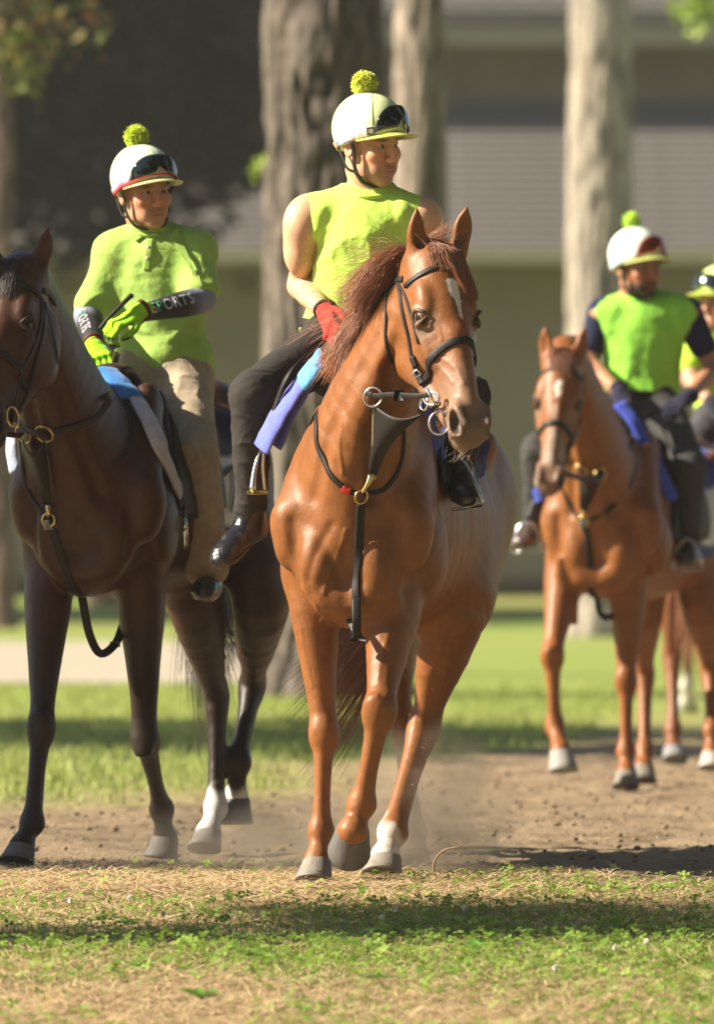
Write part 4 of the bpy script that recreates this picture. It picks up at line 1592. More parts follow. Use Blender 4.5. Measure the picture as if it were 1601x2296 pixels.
hero_rider = build_rider(dict(
    label="person in sleeveless neon shirt and black jeans riding the chestnut horse", seed=3, voxel=.0045,
    j=dict(head=P(827, 325, .60), neck=P(836, 430, .63), chest=P(822, 560, .64), waist=P(792, 690, .66), pelvis=P(776, 775, .66),
           sr=P(696, 482, .66), er=P(676, 640, .74), wr=P(733, 706, .42), sl=P(945, 490, .60), el=P(990, 655, .70), wl=P(885, 735, .40),
           hr=P(738, 782, .60), kr=P(566, 884, .26), ar=P(562, 1160, .38), tr=P(488, 1262, .28),
           hl=P(830, 782, .60), kl=P(1048, 890, .26), al=P(1030, 1050, .36), tl=P(1046, 1122, .17)),
    look=(46, -7, -3), hs=1.09, skin=(.60, .35, .215), beard=.55, gaze=.25,
    bare=[('ell', P(680, 505, .64), (.070, .068, .085), None, dict(k=.03)), ('ell', P(672, 560, .66), (.056, .06, .09), None, dict(k=.03))],
    shirt=dict(color=(.54, .80, .13), sleeve=.03, puff=.016, fold=.010, freq=(9, 9, 5), hem=.25),
    trousers=dict(belt=True, color=(.034, .030, .028), cuff=.10, puff=.014, fold=.006),
    boot=(.010, .010, .012),
    gr=(P(748, 752, .30) - P(733, 700, .42), V(.5, -.2, -.3), V(.3, -.7, .5), (.62, .035, .025), .75),
    gl=(V(-.4, -.5, -.5), V(-.5, .1, -.3), V(-.3, -.7, .5), (.62, .035, .025), .75), cuff=(.02, .02, .02),
    helmet=dict(label="white and lime helmet with dark goggles worn by the rider in the sleeveless shirt", goggle_label="dark goggles with lettered white strap on the sleeveless rider's helmet",
                paint=two_tone((.80, .86, .66), (.72, .82, .42)), brim=(.62, .66, .16), wool=(.86, .92, .20), seams=(.785, 2.356, 3.927, 5.498), lens_a=(-.72, .95),
                strap_paint=flag_strap((.78, .76, .74), 0, [(4.05, 4.13, (.55, .1, .1)), (4.13, 4.2, (.7, .5, .1)), (4.2, 4.28, (.55, .1, .12)), (4.3, 4.36, (.2, .3, .6)), (4.38, 4.44, (.6, .1, .1)), (4.44, 4.5, (.1, .4, .2))]),
                strap_w=.026, slider=True, text="equiwin", text_a=(4.56, 5.26), text_cols=[(.03, .05, .16)] * 4 + [(.62, .04, .03)] * 3),
))

# ------------------------------------------------------------------ saddles, cloths and plain tack for every horse
def side_sheet(hs, name, prof, s, mat, parent, th=.008, nu=14, nt=14, off=.006, color=None, label=None):
    """cloth or leather laid on one flank: prof(a, t) -> (u, z) of the sheet, a 0..1 front to back, t 0..1 top to hem"""
    W, L = hs['W'], hs['L']
    v = []
    for j in range(nt + 1):
        for i in range(nu + 1):
            u, z = prof(i / nu, j / nt)
            o = W(u, s * .9, z)
            p, n = hs['surf'].ray(o, -s * L, off)
            v.append(p)
    v = np.array(v).reshape(nt + 1, nu + 1, 3)
    v[1:-1, 1:-1] = (v[1:-1, 1:-1] * 2 + v[:-2, 1:-1] + v[2:, 1:-1] + v[1:-1, :-2] + v[1:-1, 2:]) / 6
    v = v.reshape(-1, 3) + L * s * .002
    w = nu + 1
    f = [(j * w + i, j * w + i + 1, (j + 1) * w + i + 1, (j + 1) * w + i) for j in range(nt) for i in range(nu)]
    col = None
    if color is not None:
        aa = np.tile(np.arange(nu + 1) / nu, nt + 1)
        tt = np.repeat(np.arange(nt + 1) / nt, nu + 1)
        col = color(aa, tt)
    o = obj(name, v, f, mat, parent, col=col, label=label)
    md = o.modifiers.new("thick", 'SOLIDIFY')
    md.thickness = th
    md.offset = 1 if s > 0 else -1
    return o


def stirrup(top, parent, fwd, hgt=.125, wid=.060):
    """iron seen along fwd, hanging from top"""
    fwd = unit(fwd)
    sd = unit(np.cross(UP, fwd))
    q = []
    for t in np.linspace(0, 1, 13):
        a = t * pi
        q.append(top + sd * wid * (1.0 if t in (0, 1) else 1) * -cos(a) * (1 - .25 * sin(a)) + UP * (-hgt + hgt * sin(a) ** .8))
    v, f = sweep(np.array(q), .0055, .0055, up=fwd)
    iron = obj("stirrup", v, f, M['steel'], parent)
    v, f = box(top - UP * (hgt + .003), (wid * 1.02, .017, .005), (sd, fwd, UP), .4)
    obj("tread", v, f, M['steel'], iron)
    return iron


def saddle_up(hs, label, cloth_label, cloth_col, towel=None, seat_u=-.72, dz=0.0, number=None, stir=(True, True), panel=None, drop=.50, flap=.40):
    W, F, L = hs['W'], hs['F'], hs['L']
    top = lambda u, l=0.0, off=0.0: hs['surf'].ray(W(u, l, 2.4), -UP, off)[0]
    sc = thing("saddle_cloth", cloth_label, "saddle cloth", tuple(top(seat_u)))
    def paint(a, t):
        c = np.tile(np.array(cloth_col, float), (len(a), 1))
        if panel is not None:
            k = (a > .30) & (a < .93) & (t > .34) & (t < .90) & ((a - .3) + (t - .34) * .2 > .0)
            c[k] = panel
        return c
    for s in (-1, 1):
        side_sheet(hs, "cloth_panel", lambda a, t: (seat_u + .34 - .78 * a + .05 * t * (a - .5), hs['ztop'](seat_u + .34 - .78 * a) - .03 - (drop + .06 * a) * t), s, M['pad'], sc, th=.008, nu=26, nt=22, color=paint)
    sd = thing("saddle", label, "saddle", tuple(top(seat_u, 0, .02)))
    b = Body(.008)
    pts = [(seat_u + .27, .030, .06), (seat_u + .20, .038, .08), (seat_u + .05, .022, .115), (seat_u - .12, .028, .14), (seat_u - .22, .060, .13)]
    b.tube([(top(u, 0, z), w, .026) for u, z, w in pts], L, k=.03, n=4)
    v, f = b.mesh()
    obj("seat", vsmooth(v, f, 2), f, M['brown_leather'], sd)
    for i, s in enumerate((-1, 1)):
        side_sheet(hs, "flap", lambda a, t: (seat_u + .26 - .40 * a + .10 * t * (1 - a), hs['ztop'](seat_u + .1) - .06 - flap * t * (1 - .25 * abs(a - .45) ** 1.5)), s, M['leather'], sd, th=.010, off=.018)
        if stir[i]:
            p, n = hs['surf'].ray(W(seat_u + .12, s * .9, 1.12 + dz), -s * L, .05)
            q = [hs['surf'].ray(W(seat_u + .13, s * .9, z + dz), -s * L, .038)[0] for z in (1.5, 1.4, 1.3, 1.2)] + [p + UP * .06]
            strap("stirrup_leather", q, .024, .006, s * L, M['leather'], sd)
            stirrup(p + UP * .05, sd, F)
    return sc, sd


def ztop_fn(hs):
    us = np.linspace(.0, -1.75, 36)
    zs = np.array([hs['surf'].ray(hs['W'](u, 0, 2.6), -UP)[0][2] for u in us])
    return lambda u: float(np.interp(-u, -us, zs))


def roll(name, pts, w, th, nrm, mat, parent, color, taper=1.0, wob=.004):
    """towel or sheepskin strip: soft flat roll along pts"""
    p = catmull(pts, 6)
    t = np.gradient(p, axis=0)
    t /= np.linalg.norm(t, axis=1)[:, None]
    nn = np.asarray(nrm, float)[None, :] - t * (t @ np.asarray(nrm, float))[:, None]
    nn /= np.linalg.norm(nn, axis=1)[:, None]
    B = np.cross(t, nn)
    m, v, f = 14, [], []
    ww = np.linspace(1, taper, len(p))
    for i in range(len(p)):
        for j in range(m):
            a = 2 * pi * j / m
            x, y = cos(a), sin(a)
            x = math.copysign(abs(x) ** .7, x)
            v.append(p[i] + B[i] * x * w / 2 * ww[i] * (1 + .03 * sin(i * 1.3)) + nn[i] * y * th / 2)
    for i in range(len(p) - 1):
        for j in range(m):
            f.append((i * m + j, i * m + (j + 1) % m, (i + 1) * m + (j + 1) % m, (i + 1) * m + j))
    f.append(tuple(range(m - 1, -1, -1)))
    f.append(tuple(range((len(p) - 1) * m, len(p) * m)))
    v = np.array(v)
    v = v + noise(v, 22, 5)[:, None] * wob * nn.mean(0)
    return obj(name, v, f, mat, parent, col=np.tile(np.array(color), (len(v), 1)) * (1 + .06 * noise(v, 30, 2))[:, None])


def plain_tack(hs, who, hands, metal='brass', L=None, bib=True, white_keeper=False, dz=0.0, strap_end=None):
    """bridle, reins and breastplate worked out from the horse's own frame"""
    L = L or M['leather']
    H, W, F = hs['H'], hs['W'], hs['F']
    br = thing("bridle", f"leather bridle with {'brass' if metal == 'brass' else 'silver'} bit rings on {who}", "bridle", tuple(hs['hp']))
    head_loop(hs, "browband", lambda a: .085 + .020 * abs(sin(a)), -1.75, 1.75, .019, .006, L, br, cn=-.04)
    head_loop(hs, "headpiece", lambda a: .03 + .055 * (1 + cos(a)), 1.75, 2 * pi - 1.75, .022, .005, L, br)
    head_loop(hs, "noseband", lambda a: .345 + .05 * (1 - cos(a)) * .5, -2.75, 2.75, .026, .008, L, br, cn=-.06, n=36, rr=.17)
    ends = []
    for s in (-1, 1):
        for dn in (-.075, -.05):
            q = [hs['surf'].near(H(d, n + dn + .05, s * .12), .002)[0] for d, n in ((.10, -.07), (.2, -.085), (.3, -.085), (.4, -.085), (.5, -.085))]
            strap("cheek_strap", q, .013, .005, lambda p: hs['surf'].near(p)[1], L, br, n=4)
        q = [hs['surf'].near(H(d, n, s * .13), .003)[0] for d, n in ((.10, -.09), (.18, -.17), (.25, -.24))]
        strap("throat_latch", q, .011, .005, lambda p: hs['surf'].near(p)[1], L, br, n=4)
        c, n = hs['surf'].near(H(.525, -.085, s * .09), .010)
        v, f = ring(c, n, .034, .0042, n=24)
        obj("bit_ring", v, f, M[metal], br)
        ends.append(c)
    rn = thing("reins", f"leather reins held by the rider of {who}", "reins", tuple(W(-.1, 0, 1.5)))
    bp = thing("breastplate", f"black leather breastplate with {metal if metal == 'brass' else 'silver'} rings on {who}", "breastplate", tuple(W(.0, 0, 1.0)))
    rings = []
    for i, s in enumerate((-1, 1)):
        pr, nr = hs['surf'].near(hs['rr'][i], .02)
        rings.append(pr)
        v, f = ring(pr, nr, .033, .004, n=26)
        obj("rein_ring", v, f, M[metal], bp)
        hd = hands[i]
        mid = [q for q in hs['rpath'][i]] if hs.get('rfix') else [hs['surf'].near(q, .014)[0] for q in hs['rpath'][i]]
        strap("rein", [ends[i], ends[i] * .5 + pr * .5 + V(0, 0, -.02), pr] + mid + [hd], .026, .006, V(s * .4, -.85, .2), hs.get('rein_mat', L), rn, n=5)
    rc, rn_ = hs['surf'].near(hs['ring'], .012)
    v, f = ring(rc, rn_, .024, .004, n=26)
    obj("breast_ring", v, f, M[metal], bp)
    for q in hs['yoke']:
        pts = catmull([hs['surf'].near(p, .002)[0] for p in q] + [rc], 5)
        pts = vpath(np.array([hs['surf'].near(p, .002)[0] for p in pts]), 3)
        strap("yoke_strap", pts, .020, .007, lambda p: hs['surf'].near(p)[1], L, bp, n=1)
    q = [rc] + [hs['surf'].near(p, .004)[0] for p in hs['bstrap']]
    strap("breast_strap", q, .030, .007, lambda p: hs['surf'].near(p)[1], L, bp, n=5)
    if strap_end:
        strap("girth_strap", [q[-1]] + list(strap_end), .030, .007, V(0, -1, .2), L, bp, n=5)
        v, f = box(strap_end[len(strap_end) // 2], (.018, .009, .010))
        obj("buckle_keeper", v, f, M[metal], bp)
    if white_keeper:
        c, n = hs['surf'].near(rc * .75 + q[1] * .25, .010)
        v, f = box(c, (.019, .007, .017), (V(1, .1, .1), n, np.cross(V(1, .1, .1), n)))
        obj("keeper", v, f, M['white_keeper'], bp)
    if bib:
        a, b2, c2 = rings[0] + V(0, -.004, -.02), rings[1] + V(0, -.004, -.02), rc + V(0, -.012, .055)
        n1, v = 12, []
        for j in range(n1 + 1):
            t = j / n1
            for i in range(n1 + 1):
                s = i / n1
                p = (a * (1 - s) + b2 * s) * (1 - t) + (c2 + V((s - .5) * .03, 0, 0)) * t
                v.append(p + V(0, -.035 * sin(pi * s) * (1 - t), -.05 * sin(pi * s) * (1 - t) ** 2))
        w = n1 + 1
        o = obj("bib", np.array(v), [(j * w + i, j * w + i + 1, (j + 1) * w + i + 1, (j + 1) * w + i) for j in range(n1) for i in range(n1)], L, bp)
        o.modifiers.new("thick", 'SOLIDIFY').thickness = .005
        q = catmull([c2, c2 * .5 + rc * .5 + V(0, -.012, 0), rc + V(0, -.006, .01)], 4)
        v, f = sweep(q, np.linspace(.010, .005, len(q)), .005)
        obj("snap_hook", v, f, M[metal], bp)


M['white_keeper'] = make_mat("white_keeper", (.75, .73, .70), rough=.5)

# ---- the chestnut's saddle, towel and stirrups
HERO['ztop'] = ztop_fn(HERO)
sc_, sd_ = saddle_up(HERO, "black exercise saddle under the rider in the sleeveless shirt", "dark blue saddle cloth under the sleeveless rider's saddle", (.03, .035, .12), stir=(False, False), drop=.10, flap=.20)
tw = thing("saddle_towel", "blue towel folded over the front of the saddle on the big chestnut", "towel", tuple(P(690, 850, .2)))
nl = V(-.75, -.55, .35)
roll("towel_fold", [P(722, 800, .02), P(700, 826, .05), P(676, 856, .08)], .088, .030, nl, M['pad'], tw, (.12, .36, .74))
roll("towel_strip", [P(686, 842, .08), P(650, 892, .11), P(616, 945, .14), P(584, 1006, .16)], .082, .022, nl, M['pad'], tw, (.13, .16, .52), taper=1.28)
roll("towel_strip", [P(704, 842, .11), P(672, 890, .14), P(644, 945, .17), P(618, 1000, .19)], .060, .020, nl, M['pad'], tw, (.10, .12, .42), taper=1.2)
roll("towel_strip", [P(945, 905, .10), P(958, 950, .16), P(972, 995, .20), P(984, 1035, .22)], .068, .024, V(.6, -.75, .2), M['pad'], tw, (.07, .09, .34), taper=1.2)
t0 = P(583, 1018, .20)
q = [P(722, 770, .32), P(655, 830, .12), P(622, 900, .14), P(592, 1000, .20), t0]
strap("stirrup_leather", q, .024, .006, V(-.8, -.5, .2), M['leather'], sd_)
q = catmull([P(592, 1014, .24), P(590, 1050, .25), P(594, 1100, .26)], 5)
v, f = sweep(q, .006, .005); ir = obj("stirrup", v, f, M['steel'], sd_)
q = catmull([P(586, 1012, .21), P(577, 1030, .20), P(570, 1062, .19), P(566, 1098, .18)], 5)
v, f = sweep(q, np.linspace(.0045, .013, len(q)), np.linspace(.0045, .007, len(q)), up=(1, -.3, 0)); obj("stirrup_arm", v, f, M['steel'], ir)
v, f = box(P(577, 1104, .22), (.028, .036, .007), (V(1, .3, .02), V(-.3, 1, 0), UP), .4); obj("tread", v, f, M['brass'], ir)
q = catmull([P(1012, 1022, .26), P(1035, 1030, .20), P(1054, 1062, .17), P(1072, 1102, .16), P(1082, 1126, .16)], 5)
v, f = sweep(q, np.linspace(.0045, .009, len(q)), np.linspace(.005, .009, len(q)), up=(0, -1, 0)); ir = obj("stirrup", v, f, M['steel'], sd_)
v, f = box(P(1048, 1138, .18), (.052, .022, .006), (V(1, .0, .12), V(0, 1, 0), UP), .4); obj("tread", v, f, M['steel'], ir)
strap("stirrup_leather", [P(1000, 880, .4), P(1010, 960, .34), P(1014, 1024, .27)], .024, .006, V(.7, -.7, 0), M['leather'], sd_)

# ------------------------------------------------------------------ the dark bay on the left
def no_star(c, d, nn, s, ok):
    return c


def bay_color(base, legs_z, sock):
    f0 = chestnut_color(base, no_star, lambda c, v, loc: c, tuple(np.array(base) * .7))
    def fn(v, n, hl, loc):
        c = f0(v, n, hl, loc)
        k = 1 - sstep(legs_z - .35, legs_z, v[:, 2] + .05 * noise(v, 9, 3))
        c = mix(c, (.014, .009, .0065), k * .9)
        return np.clip(sock(c, v, loc), .003, 1)
    return fn


def bay_sock(c, v, loc):
    j = noise(v, 30, 4) * .03
    return mix(c, (.62, .60, .58), (1 - sstep(.20, .24, v[:, 2] + j)) * (v[:, 1] > 2.38))


pl = P(32, 590, .90)
bay_spec = dict(
    name="bay_horse", label="dark bay horse with black legs and white hind socks in the shade", voxel=.0075,
    O=(-.95, 1.42, 0), F=(-.17, -.985, 0), bend=.20, dz=.09,
    neck=[(V(-.935, 1.66, 1.24), .21, .27), (V(-.975, 1.52, 1.44), .190, .270), (V(-1.03, 1.38, 1.62), .150, .230), (V(-1.085, 1.22, 1.80), .118, .190), (V(-1.125, 1.08, 1.95), .098, .155), (V(-1.145, .98, 2.04), .085, .11)],
    poll=pl, face=P(-52, 975, .58) - pl, front=(-.50, -.86, 0), hs=1.08, lid=(.02, .012, .010),
    ears=[(P(-16, 600, .90), P(-34, 508, .88)), (P(88, 598, .93), P(110, 506, .90))], ear_open=[(-.5, -.8, -.1), (.35, -.9, -.1)],
    legs=[
        dict(fore=True, j=[P(108, 1335, 1.62), P(93, 1628, 1.40), P(72, 1846, 1.30), P(48, 1900, 1.24)], toe=V(-.3, -1, 0), hax=V(-.12, -.45, -1), hcol=(.13, .125, .12), hh=.07),
        dict(fore=True, j=[P(318, 1345, 1.72), P(325, 1652, 1.78), P(362, 1815, 2.06), P(370, 1880, 2.10)], toe=V(-.25, -1, .0), hax=V(-.1, -.1, -1), hcol=(.12, .11, .10), hh=.07),
        dict(fore=False, hip=V(-.72, 2.72, 1.28), stifle=P(432, 1330, 2.60), j=[P(487, 1562, 2.86), P(484, 1812, 2.78), P(468, 1868, 2.70)], toe=V(-.3, -1, 0), hax=V(-.1, -.45, -1), hcol=(.22, .20, .18)),
        dict(fore=False, hip=V(-.46, 2.85, 1.28), stifle=P(588, 1330, 2.75), j=[P(566, 1535, 3.05), P(534, 1712, 2.86), P(529, 1795, 2.90)], toe=V(-.15, -1, -.25), hax=V(0, -.15, -1), hcol=(.11, .10, .09), g=1.08, hh=.085),
    ],
    extra=[('ell', V(-.60, 2.80, 1.58), (.28, .20, .15), ((.17, .985, 0), (.985, -.17, 0), (0, 0, 1)), dict(k=.08))],
    color=bay_color((.050, .018, .0085), .95, bay_sock),
)
BAY = build_horse(bay_spec)
MB0, MB1 = (.010, .008, .008), (.022, .016, .014)
face_hair(BAY, 900, (-.02, .03), (-.05, .05), (.06, .15), (-.08, .05), MB0, MB1)
mane_on(BAY, bay_spec, "mane", 1500, lambda t: [(-.04, .01, .02), (-.09, .02, -.06), (-.10, .02, -.18)], MB0, MB1, (.2, 1), spread=.02)
tr = V(-.47, 3.22, 1.50)
lock(BAY, "tail", [tr, tr + V(0, .03, -.05)], lambda t: [(-.02, .10, -.12), (-.05, .10, -.42), (-.08, .05, -.75), (-.04, .03, -1.0)], 1100, MB0, MB1, spread=.05, jitter=.02, r0=.0022, clump=12)
BAY['ztop'] = ztop_fn(BAY)
Wb = BAY['W']
BAY['rr'] = [P(6, 1000, 1.2), on(BAY, 104, 966)[0]]
BAY['rfix'] = True
BAY['rpath'] = [[P(-20, 930, 1.4), P(0, 850, 1.7)], [on(BAY, x, y, .014)[0] for x, y in ((130, 964), (160, 957), (188, 948), (212, 934), (228, 915), (238, 892))] + [P(248, 855, 1.80)]]
BAY['ring'] = on(BAY, 112, 1166)[0]
BAY['yoke'] = [[P(240, 900, 1.7), P(238, 980, 1.6), P(215, 1060, 1.5), P(160, 1130, 1.42)], [P(40, 930, 1.45), P(45, 1030, 1.4), P(70, 1110, 1.4)]]
BAY['bstrap'] = [P(125, 1205, 1.35), P(145, 1270, 1.35), P(165, 1330, 1.4), P(178, 1372, 1.48)]
BAY['rein_mat'] = M['brown_leather']
plain_tack(BAY, "the dark bay horse", [P(205, 800, 2.02), P(262, 792, 2.0)], white_keeper=True,
           strap_end=[P(200, 1420, 1.5), P(225, 1466, 1.55), P(258, 1445, 1.65), P(275, 1405, 1.75)])
saddle_up(BAY, "dark leather saddle under the rider in the polo shirt", "navy and white numbered saddle cloth on the dark bay horse", (.02, .028, .085), panel=(.60, .62, .60), drop=.40, seat_u=-.72, stir=(False, False), flap=.38)
tw = thing("saddle_towel", "blue and white towel folded over the saddle front on the dark bay", "towel", tuple(P(300, 880, 1.9)))
nr = V(.45, -.8, .4)
roll("towel_fold", [P(238, 832, 1.80), P(262, 855, 1.72), P(296, 892, 1.64)], .10, .034, nr, M['pad'], tw, (.05, .20, .52))
roll("towel_strip", [*[on(BAY, x, y, .022)[0] for x, y in ((293, 880), (325, 945), (350, 1010), (372, 1062), (388, 1100))]], .066, .022, nr, M['pad'], tw, (.46, .46, .52), taper=1.15)
roll("towel_strip", [P(30, 960, 1.7), P(26, 1010, 1.7), P(36, 1060, 1.7)], .05, .02, V(-.5, -.8, .2), M['pad'], tw, (.40, .46, .60))
roll("under_cloth", [P(500, 1060, 2.35), P(506, 1090, 2.35), P(508, 1120, 2.35)], .075, .016, nr, M['pad'], tw, (.55, .56, .60))
sdl = bpy.data.objects[[o.name for o in bpy.data.objects if o.get('label') == "dark leather saddle under the rider in the polo shirt"][0]]
strap("stirrup_leather", [*[on(BAY, x, y, .016)[0] for x, y in ((330, 930), (365, 1030), (392, 1100), (400, 1140))]], .026, .007, nr, M['leather'], sdl)
q = catmull([on(BAY, x, y, .022)[0] for x, y in ((400, 1138), (401, 1180), (404, 1222))], 5)
v, f = sweep(q, np.linspace(.006, .013, len(q)), np.linspace(.006, .008, len(q)), up=(1, 0, 0)); obj("stirrup", v, f, M['steel'], sdl)


# number on the cloth: black strokes on the white panel
def cloth_number(hs, strokes, parent, s, seat_u, drop):
    for st in strokes:
        q = []
        for a, t in st:
            u, z = seat_u + .34 - .78 * a + .05 * t * (a - .5), hs['ztop'](seat_u + .34 - .78 * a) - .03 - (drop + .06 * a) * t
            q.append(hs['surf'].ray(hs['W'](u, s * .9, z), -s * hs['L'], .0165)[0])
        strap("number_stroke", q, .022, .003, s * hs['L'], M['ink'], parent, n=3)


M['ink'] = make_mat("black_number", (.02, .022, .03), rough=.8)
scb = [o for o in bpy.data.objects if o.get('category') == 'saddle cloth' and 'dark bay' in o.get('label', '')][0]
cloth_number(BAY, [[(.62, .50), (.70, .46), (.80, .42)], [(.80, .42), (.76, .6), (.70, .78)]], scb, 1, -.72, .40)


def polo_paint(c, v, J):
    return c


LIME2 = V(.36, .56, .12)
w_r, w_l = P(214, 780, 2.10), P(306, 704, 2.00)
bay_rider = build_rider(dict(
    label="person in lime polo shirt and tan trousers riding the dark bay horse", seed=11, voxel=.0055,
    j=dict(head=P(322, 431, 2.32), neck=P(340, 517, 2.36), chest=P(352, 640, 2.38), waist=P(362, 755, 2.38), pelvis=P(366, 850, 2.38),
           sr=P(261, 568, 2.38), er=P(197, 708, 2.34), wr=w_r, sl=P(440, 562, 2.34), el=P(452, 672, 2.22), wl=w_l,
           hr=P(315, 860, 2.34), kr=P(170, 985, 1.98), ar=P(180, 1240, 2.1), tr=P(160, 1300, 1.9),
           hl=P(402, 862, 2.34), kl=P(436, 1015, 1.95), al=P(466, 1292, 2.10), tl=P(456, 1330, 1.90)),
    look=(30, -4, -5), hs=1.05, skin=(.52, .27, .165), beard=.12, gaze=.3,
    shirt=dict(color=LIME2, sleeve=.80, puff=.019, fold=.012, freq=(8, 8, 7), hem=-.10, flare=.018),
    trousers=dict(color=(.34, .275, .20), cuff=.08, puff=.024, flare=.016, fold=.006, freq=(16, 16, 4)),
    boot=(.014, .010, .009),
    gr=(P(232, 818, 1.98) - w_r, V(.2, .25, -.9), V(.75, -.5, .1), (.30, .66, .012), .85),
    gl=(P(252, 735, 1.96) - w_l, V(-.25, .1, -.9), V(-.5, -.7, .55), (.30, .66, .012), .8), cuff=(.10, .012, .015), glove_palm=V(.012, .012, .014),
    helmet=dict(label="pale helmet with red framed goggles worn by the rider in the polo shirt", goggle_label="smoked goggles with red frame on the polo rider's helmet",
                paint=lambda a, t: np.tile(V(.66, .76, .60), (len(a), 1)), brim=(.62, .64, .30), wool=(.74, .86, .14), seams=(0.0, 1.05, 2.1, 4.19, 5.24), lens_a=(-.95, .95), frame=(.55, .03, .02),
                strap_paint=lambda a, k: np.where((k < 0)[:, None], V(.50, .03, .03), V(.42, .30, .42)) * (1 + .3 * np.sign(np.sin(a * 60)))[:, None], strap_w=.030),
))
# collar, placket, buttons and stitched name of the polo shirt
Jb, rb = bay_rider['J'], bay_rider['root']
shb = bay_rider['shirt']
ssurf = Surf(np.array([tuple(q.co) for q in shb.data.vertices]) + ROOT[rb.name], np.array([tuple(p.vertices) for p in shb.data.polygons]))


def shirt_at(x, y, off=.003):
    d = P(x, y, 0) - CAM
    return ssurf.ray(CAM + unit(d) * 25, d, off)


def flap_on(name, pix, mat, parent, color, th=.004, off=.006):
    pts = np.array([shirt_at(x, y, off)[0] for x, y in pix])
    c = pts.mean(0) + V(0, -.004, 0)
    v = np.vstack([pts, c])
    n = len(pts)
    o = obj(name, v, [(i, (i + 1) % n, n) for i in range(n)], mat, parent, col=np.tile(np.array(color), (len(v), 1)), smooth=False)
    o.modifiers.new("thick", 'SOLIDIFY').thickness = th
    return o


nk = Jb['neck']
for sgn, pts in ((-1, [(303, 506), (290, 532), (306, 543), (330, 528), (322, 505)]), (1, [(352, 528), (372, 538), (396, 516), (398, 492), (376, 505)])):
    flap_on("collar", pts, M['cloth'], shb, LIME2 * .95, off=.012)
rv, rf = ring(nk + V(0, -.004, .018), unit(V(.05, -.25, 1)), .074, .014, n=36)
obj("collar_band", rv, rf, M['cloth'], shb, col=np.tile(LIME2 * .95, (len(rv), 1)))
strap("placket", [shirt_at(x, y, .000)[0] for x, y in ((336, 535), (333, 560), (330, 585), (328, 605))], .026, .003, V(-.1, -1, 0), make_mat("placket_cloth", tuple(LIME2 * .92), rough=.8), shb)
for x, y in ((333, 553), (330, 578)):
    p, n = shirt_at(x, y, .004)
    v, f = uv_sphere(p, (.0055, .003, .0055), 6, 10)
    obj("button", v, f, M['white_keeper'], shb)


def stitched(x, y):
    px = 352 + 46 * x
    p, n = shirt_at(px, 557 + 4 * x, .010)
    return p + UP * y


lettering("stitched_name", "Brodetti -Haley", stitched, .011, [(.04, .10, .04)], shb)
p, n = shirt_at(437, 612, .004)
v, f = box(p, (.010, .003, .006), (V(1, .2, .3), n, np.cross(V(1, .2, .3), n)))
obj("sleeve_tag", v, f, M['white_keeper'], shb)
# compression sleeves on both forearms
for q, nm in (('l', 'left'), ('r', 'right')):
    E, Wq, S0 = Jb['e' + q], Jb['w' + q], Jb['s' + q]
    b = Body(.005)
    up = E * .72 + S0 * .28
    b.tube([(up, .0475, .0485), (E * .93 + S0 * .07, .0470, .0480)], V(0, 1, 0), k=.02, n=2)
    b.tube([(E, .0475, .0480), (E * .72 + Wq * .28, .0490, .0480), (E * .35 + Wq * .65, .0400, .0380), (E * .06 + Wq * .94, .0335, .0315)], V(0, 1, 0), k=.03, n=3)
    v, f = b.mesh()
    v = vsmooth(v, f, 1)
    t = np.clip(((v - E) @ (Wq - E)) / ((Wq - E) @ (Wq - E)), -1, 1)
    c = mix(np.tile(V(.24, .26, .36), (len(v), 1)), V(.022, .02, .024), sstep(.0, .38, t + .05 * noise(v, 20, 2)))
    cols = [(.55, .56, .62), (.03, .38, .12), (.55, .56, .62), (.55, .56, .62), (.55, .56, .62), (.55, .56, .62)]
    o = obj("arm_sleeve", v, f, M['sleeve'], rb, col=c)
    sv = Surf(v, f)
    ax = unit(Wq - E)
    fr = unit(V(0, -1, 0.25) - ax * (V(0, -1, .25) @ ax))
    ac = np.cross(ax, fr)
    if ac[2] < 0:
        ac = -ac
    if q == 'l':
        def mp(x, y):
            p = E * (.14 + .62 * x) + Wq * (.86 - .62 * x)
            return sv.ray(p + fr * .2 + ac * y, -fr, .0040)[0]
    else:
        def mp(x, y):
            p = E * (.30 - .55 * x + .55) + Wq * (.70 + .55 * x - .55)
            return sv.ray(p + unit(fr - .5 * V(1, 0, 0)) * .2 + ac * y, -unit(fr - .5 * V(1, 0, 0)), .0040)[0]
    lettering("sleeve_print", "SPORTS", mp, .040, cols, o)
    rv, rf = ring(E * .05 + Wq * .95, ax, .0335, .004, n=22)
    obj("sleeve_cuff", rv, rf, M['print'], o, col=np.tile(V(.30, .02, .03), (len(rv), 1)))
# whip held in the right glove
wp = thing("riding_whip", "black riding whip held under the polo rider's gloves", "whip", tuple(P(240, 720, 1.98)))
q = catmull([P(292, 664, 1.98), P(266, 690, 1.96), P(240, 716, 1.95), P(222, 738, 1.95)], 5)
v, f = sweep(q, np.linspace(.009, .006, len(q)), np.linspace(.009, .006, len(q)))
obj("shaft", v, f, M['leather'], wp)
v, f = uv_sphere(P(293, 663, 1.98), (.012, .012, .010), 8, 12)
obj("knob", v, f, M['leather'], wp)

# ------------------------------------------------------------------ the second chestnut, its rider and the riders behind
def right_star(c, d, nn, s, ok):
    a = 1 - sstep(.7, 1.05, ((d - .19) / .050) ** 2 + (s / .015) ** 2)
    b2 = (1 - sstep(.7, 1.1, ((d - .40) / .16) ** 2 + (s / .012) ** 2)) * .35
    return mix(c, (.72, .68, .62), np.maximum(a, b2) * ok * (nn > -.02))


